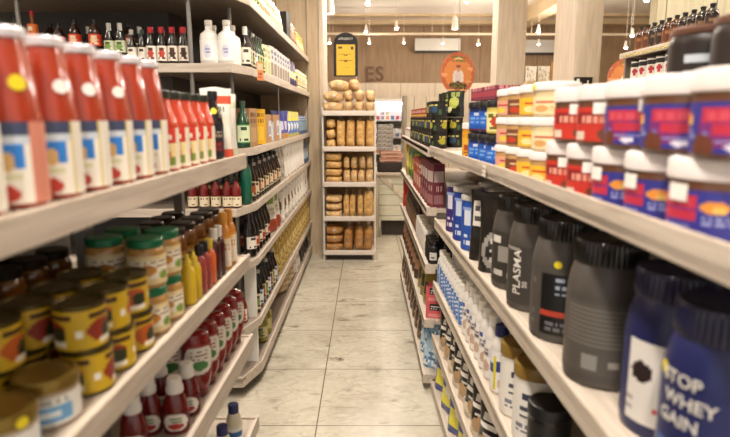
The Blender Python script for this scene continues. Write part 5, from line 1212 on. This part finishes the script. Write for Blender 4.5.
c = Cv(30, 14, '#e3e0d8'); c.rect(0, .75, 1, .95, '#1c1a1a')
for k in (.1, .43, .76): c.rect(k-.02, .3, k+.02, .65, '#b8303a').rect(k-.06, .42, k+.06, .54, '#b8303a')
WCAN = can('white_tonic_can', .045, .135, c, BLACKP)
row(WCAN, [(sx0+.055, y, 1.676) for y in fr(2.8, 3.82, .105)], 'white can with red cross below the syrup bottles', 'can', 'white cans with red crosses', -.6, .1)
c = Cv(40, 6, '#c4b684'); c.speck(['#8a9a4c', '#b8644c', '#e6dcb0', '#d8c860'], .4, 2)
obj('price_strip', carton('price_strip', .95, .002, .017, c), CARD, u, (sx0-.018, 3.35, 1.836), (0, 0, rad(-90)))
# small shelf between pillars
u = unit('wall_shelf', 'small wooden shelf with packs between the two timber pillars')
obj('shelf_board', boxes('shelf_board', [(1.74, 6.2, 1.80, 2.25, 6.5, 1.83)], .003), BEAM, u)
obj('shelf_support', boxes('shelf_support', [(2.0, 6.22, 0, 2.25, 6.48, 1.80)]), BEAM, u)
c = Cv(12, 10, '#e9e4da'); c.speck(['#c9c0a8', '#f2efe8', '#a8a890'], .4, 4)
row(pk('white_napkin_pack', .13, .17, .08, c, 71), [(1.8, 6.3, 1.831), (1.94, 6.3, 1.831)], 'white pack on the small shelf between pillars', 'packet', 'white packs between the pillars', 0, .2, 'left')
place(pk('orange_tea_pack', .1, .22, .07, Cv(8, 10, '#c99a58').rect(.2, .4, .8, .6, '#e0c48c'), 72), (2.07, 6.32, 1.831), 0, 'orange tan pack on the small shelf between pillars', 'packet')
place(bx('dark_brown_frame_box', .16, .06, .2, '#4a3224', '#6b4c34', '#8a6a4c'), (1.66, 6.9, 1.76), 0, 'dark brown box beside the left timber pillar', 'box')
u = unit('wall_cabinet', 'wooden cabinet with dark brown box on it beyond left pillar')
obj('carcass', boxes('carcass', [(1.5, 6.8, 0, 1.8, 7.1, 1.757)]), BEAM, u)
# black sign on the right pillar
c = Cv(24, 8, '#14130f'); c.rect(.12, .2, .3, .85, '#e6e2d2').rect(.5, .3, .72, .55, '#e6e2d2').rect(.72, .2, .8, .7, '#e6e2d2').rect(.18, .3, .22, .6, '#14130f')
o = obj('pillar_sign', carton('pillar_sign', .14, .006, .1, c), CARD, None, (1.695, 4.492, 1.66)); tag(o, 'small black and white sign on the right timber pillar', 'sign')

# ---- keep every product clear behind the raised front edge of its shelf
def settle():
    bpy.context.view_layer.update()
    for o in list(C.objects):
        if o.parent or 'label' not in o or o['category'] in ('shelf', 'rack', 'tag'): continue
        x, y, z = o.location
        if not (.2 < y < 5.84 and abs(x) < 1.0 and z < 2.1): continue
        ms = [o]+list(o.children); P = []
        for m in ms:
            if m.type != 'MESH': continue
            a = np.empty(len(m.data.vertices)*3, dtype=np.float32); m.data.vertices.foreach_get('co', a)
            W = np.array(m.matrix_world); P.append(a.reshape(-1, 3) @ W[:3, :3].T + W[:3, 3])
        P = np.concatenate(P); P = P[P[:, 2] < P[:, 2].min()+.12]
        if x > 0 and y < 4.95:
            if y < 2.8:
                f = .406-.02147*P[:, 1]
                if z > 1.25: f = np.where(P[:, 1] > 1.55, .3727-.0485*(P[:, 1]-1.55), f)
            else: f = np.full(len(P), .308)
            d = (P[:, 0]-f).min()
            if d < .0125: o.location.x += .0125-d
            if y > 2.8 and P[:, 1].min() < 2.83: o.location.y += 2.83-P[:, 1].min()
        elif x < 0 and y < 1.75:
            d = (-(.41-.0286*P[:, 1])-P[:, 0]).min()
            if d < .0125: o.location.x -= .0125-d
        elif x < 0 and 2.6 < y < 5.8 and x < -.5:
            f = np.where(P[:, 1] < 2.92, -.632+.259*(P[:, 1]-2.7), -.575)
            d = (f-P[:, 0]).min()
            if d < .0125: o.location.x -= .0125-d
            if P[:, 1].min() < 2.712: o.location.y += 2.712-P[:, 1].min()
settle()
# ================================================================== LIGHT
def light(kind, loc, e, col, size=.1, spot=None, blend=.6, aim=None):
    l = bpy.data.lights.new('added_light', kind); l.energy = e; l.color = col
    if kind == 'SPOT': l.spot_size = rad(spot); l.spot_blend = blend
    l.shadow_soft_size = size
    o = bpy.data.objects.new('added_light', l); C.objects.link(o); o.location = loc
    if aim: o.rotation_euler = (Vector(aim)-Vector(loc)).to_track_quat('-Z', 'Y').to_euler()
    return o
WARM = (1.0, .9, .79)
for (x, y, e) in ((-.2, -.9, 120), (-.32, .2, 110), (-.3, 1.2, 80), (-.25, 2.3, 80), (-.1, 3.5, 85), (-.1, 4.7, 85)):  # aisle spots overhead, out of view, added without fixtures
    light('SPOT', (x, y, 3.25), e, WARM, .10, 150, .8, (x, y, 0))
for (x, y, z, e) in ((.05, 8.0, 2.95, 40), (.1, 10.6, 2.6, 14), (1.9, 9.6, 2.7, 22), (1.9, 11.2, 2.6, 10), (3.1, 9.5, 2.7, 24), (4.4, 7.5, 2.9, 40), (2.85, 6, 2.5, 30), (.45, 6.2, 3.1, 48), (-3, 8.5, 2.9, 40), (5, 3.0, 3.0, 50), (-3.5, 2.0, 3.0, 50), (3.0, 2.4, 3.1, 40), (1.3, 3.0, 3.1, 22)):  # points without fixtures, some added only to brighten the counter and pillars
    light('POINT', (x, y, z), e, WARM, .08)
w = bpy.data.worlds.new('store_ambience'); bpy.context.scene.world = w; w.use_nodes = True
w.node_tree.nodes['Background'].inputs['Color'].default_value = (1.0, .93, .86, 1); w.node_tree.nodes['Background'].inputs['Strength'].default_value = .6

# ================================================================== CAMERA
cam = bpy.data.cameras.new('camera'); co = bpy.data.objects.new('camera', cam); C.objects.link(co)
co.location = (0, 0, 1.45); co.rotation_euler = (rad(90-10.22), 0, .0018)
cam.sensor_width = 36; cam.lens = 36*560/730; cam.clip_start = .02
cam.dof.use_dof = True; cam.dof.focus_distance = 3.0; cam.dof.aperture_fstop = 2.8
sc = bpy.context.scene; sc.camera = co
sc.view_settings.view_transform = 'Standard'; sc.view_settings.look = 'None'; sc.view_settings.gamma = 1; sc.view_settings.exposure = .42
sc.view_settings.use_curve_mapping = False
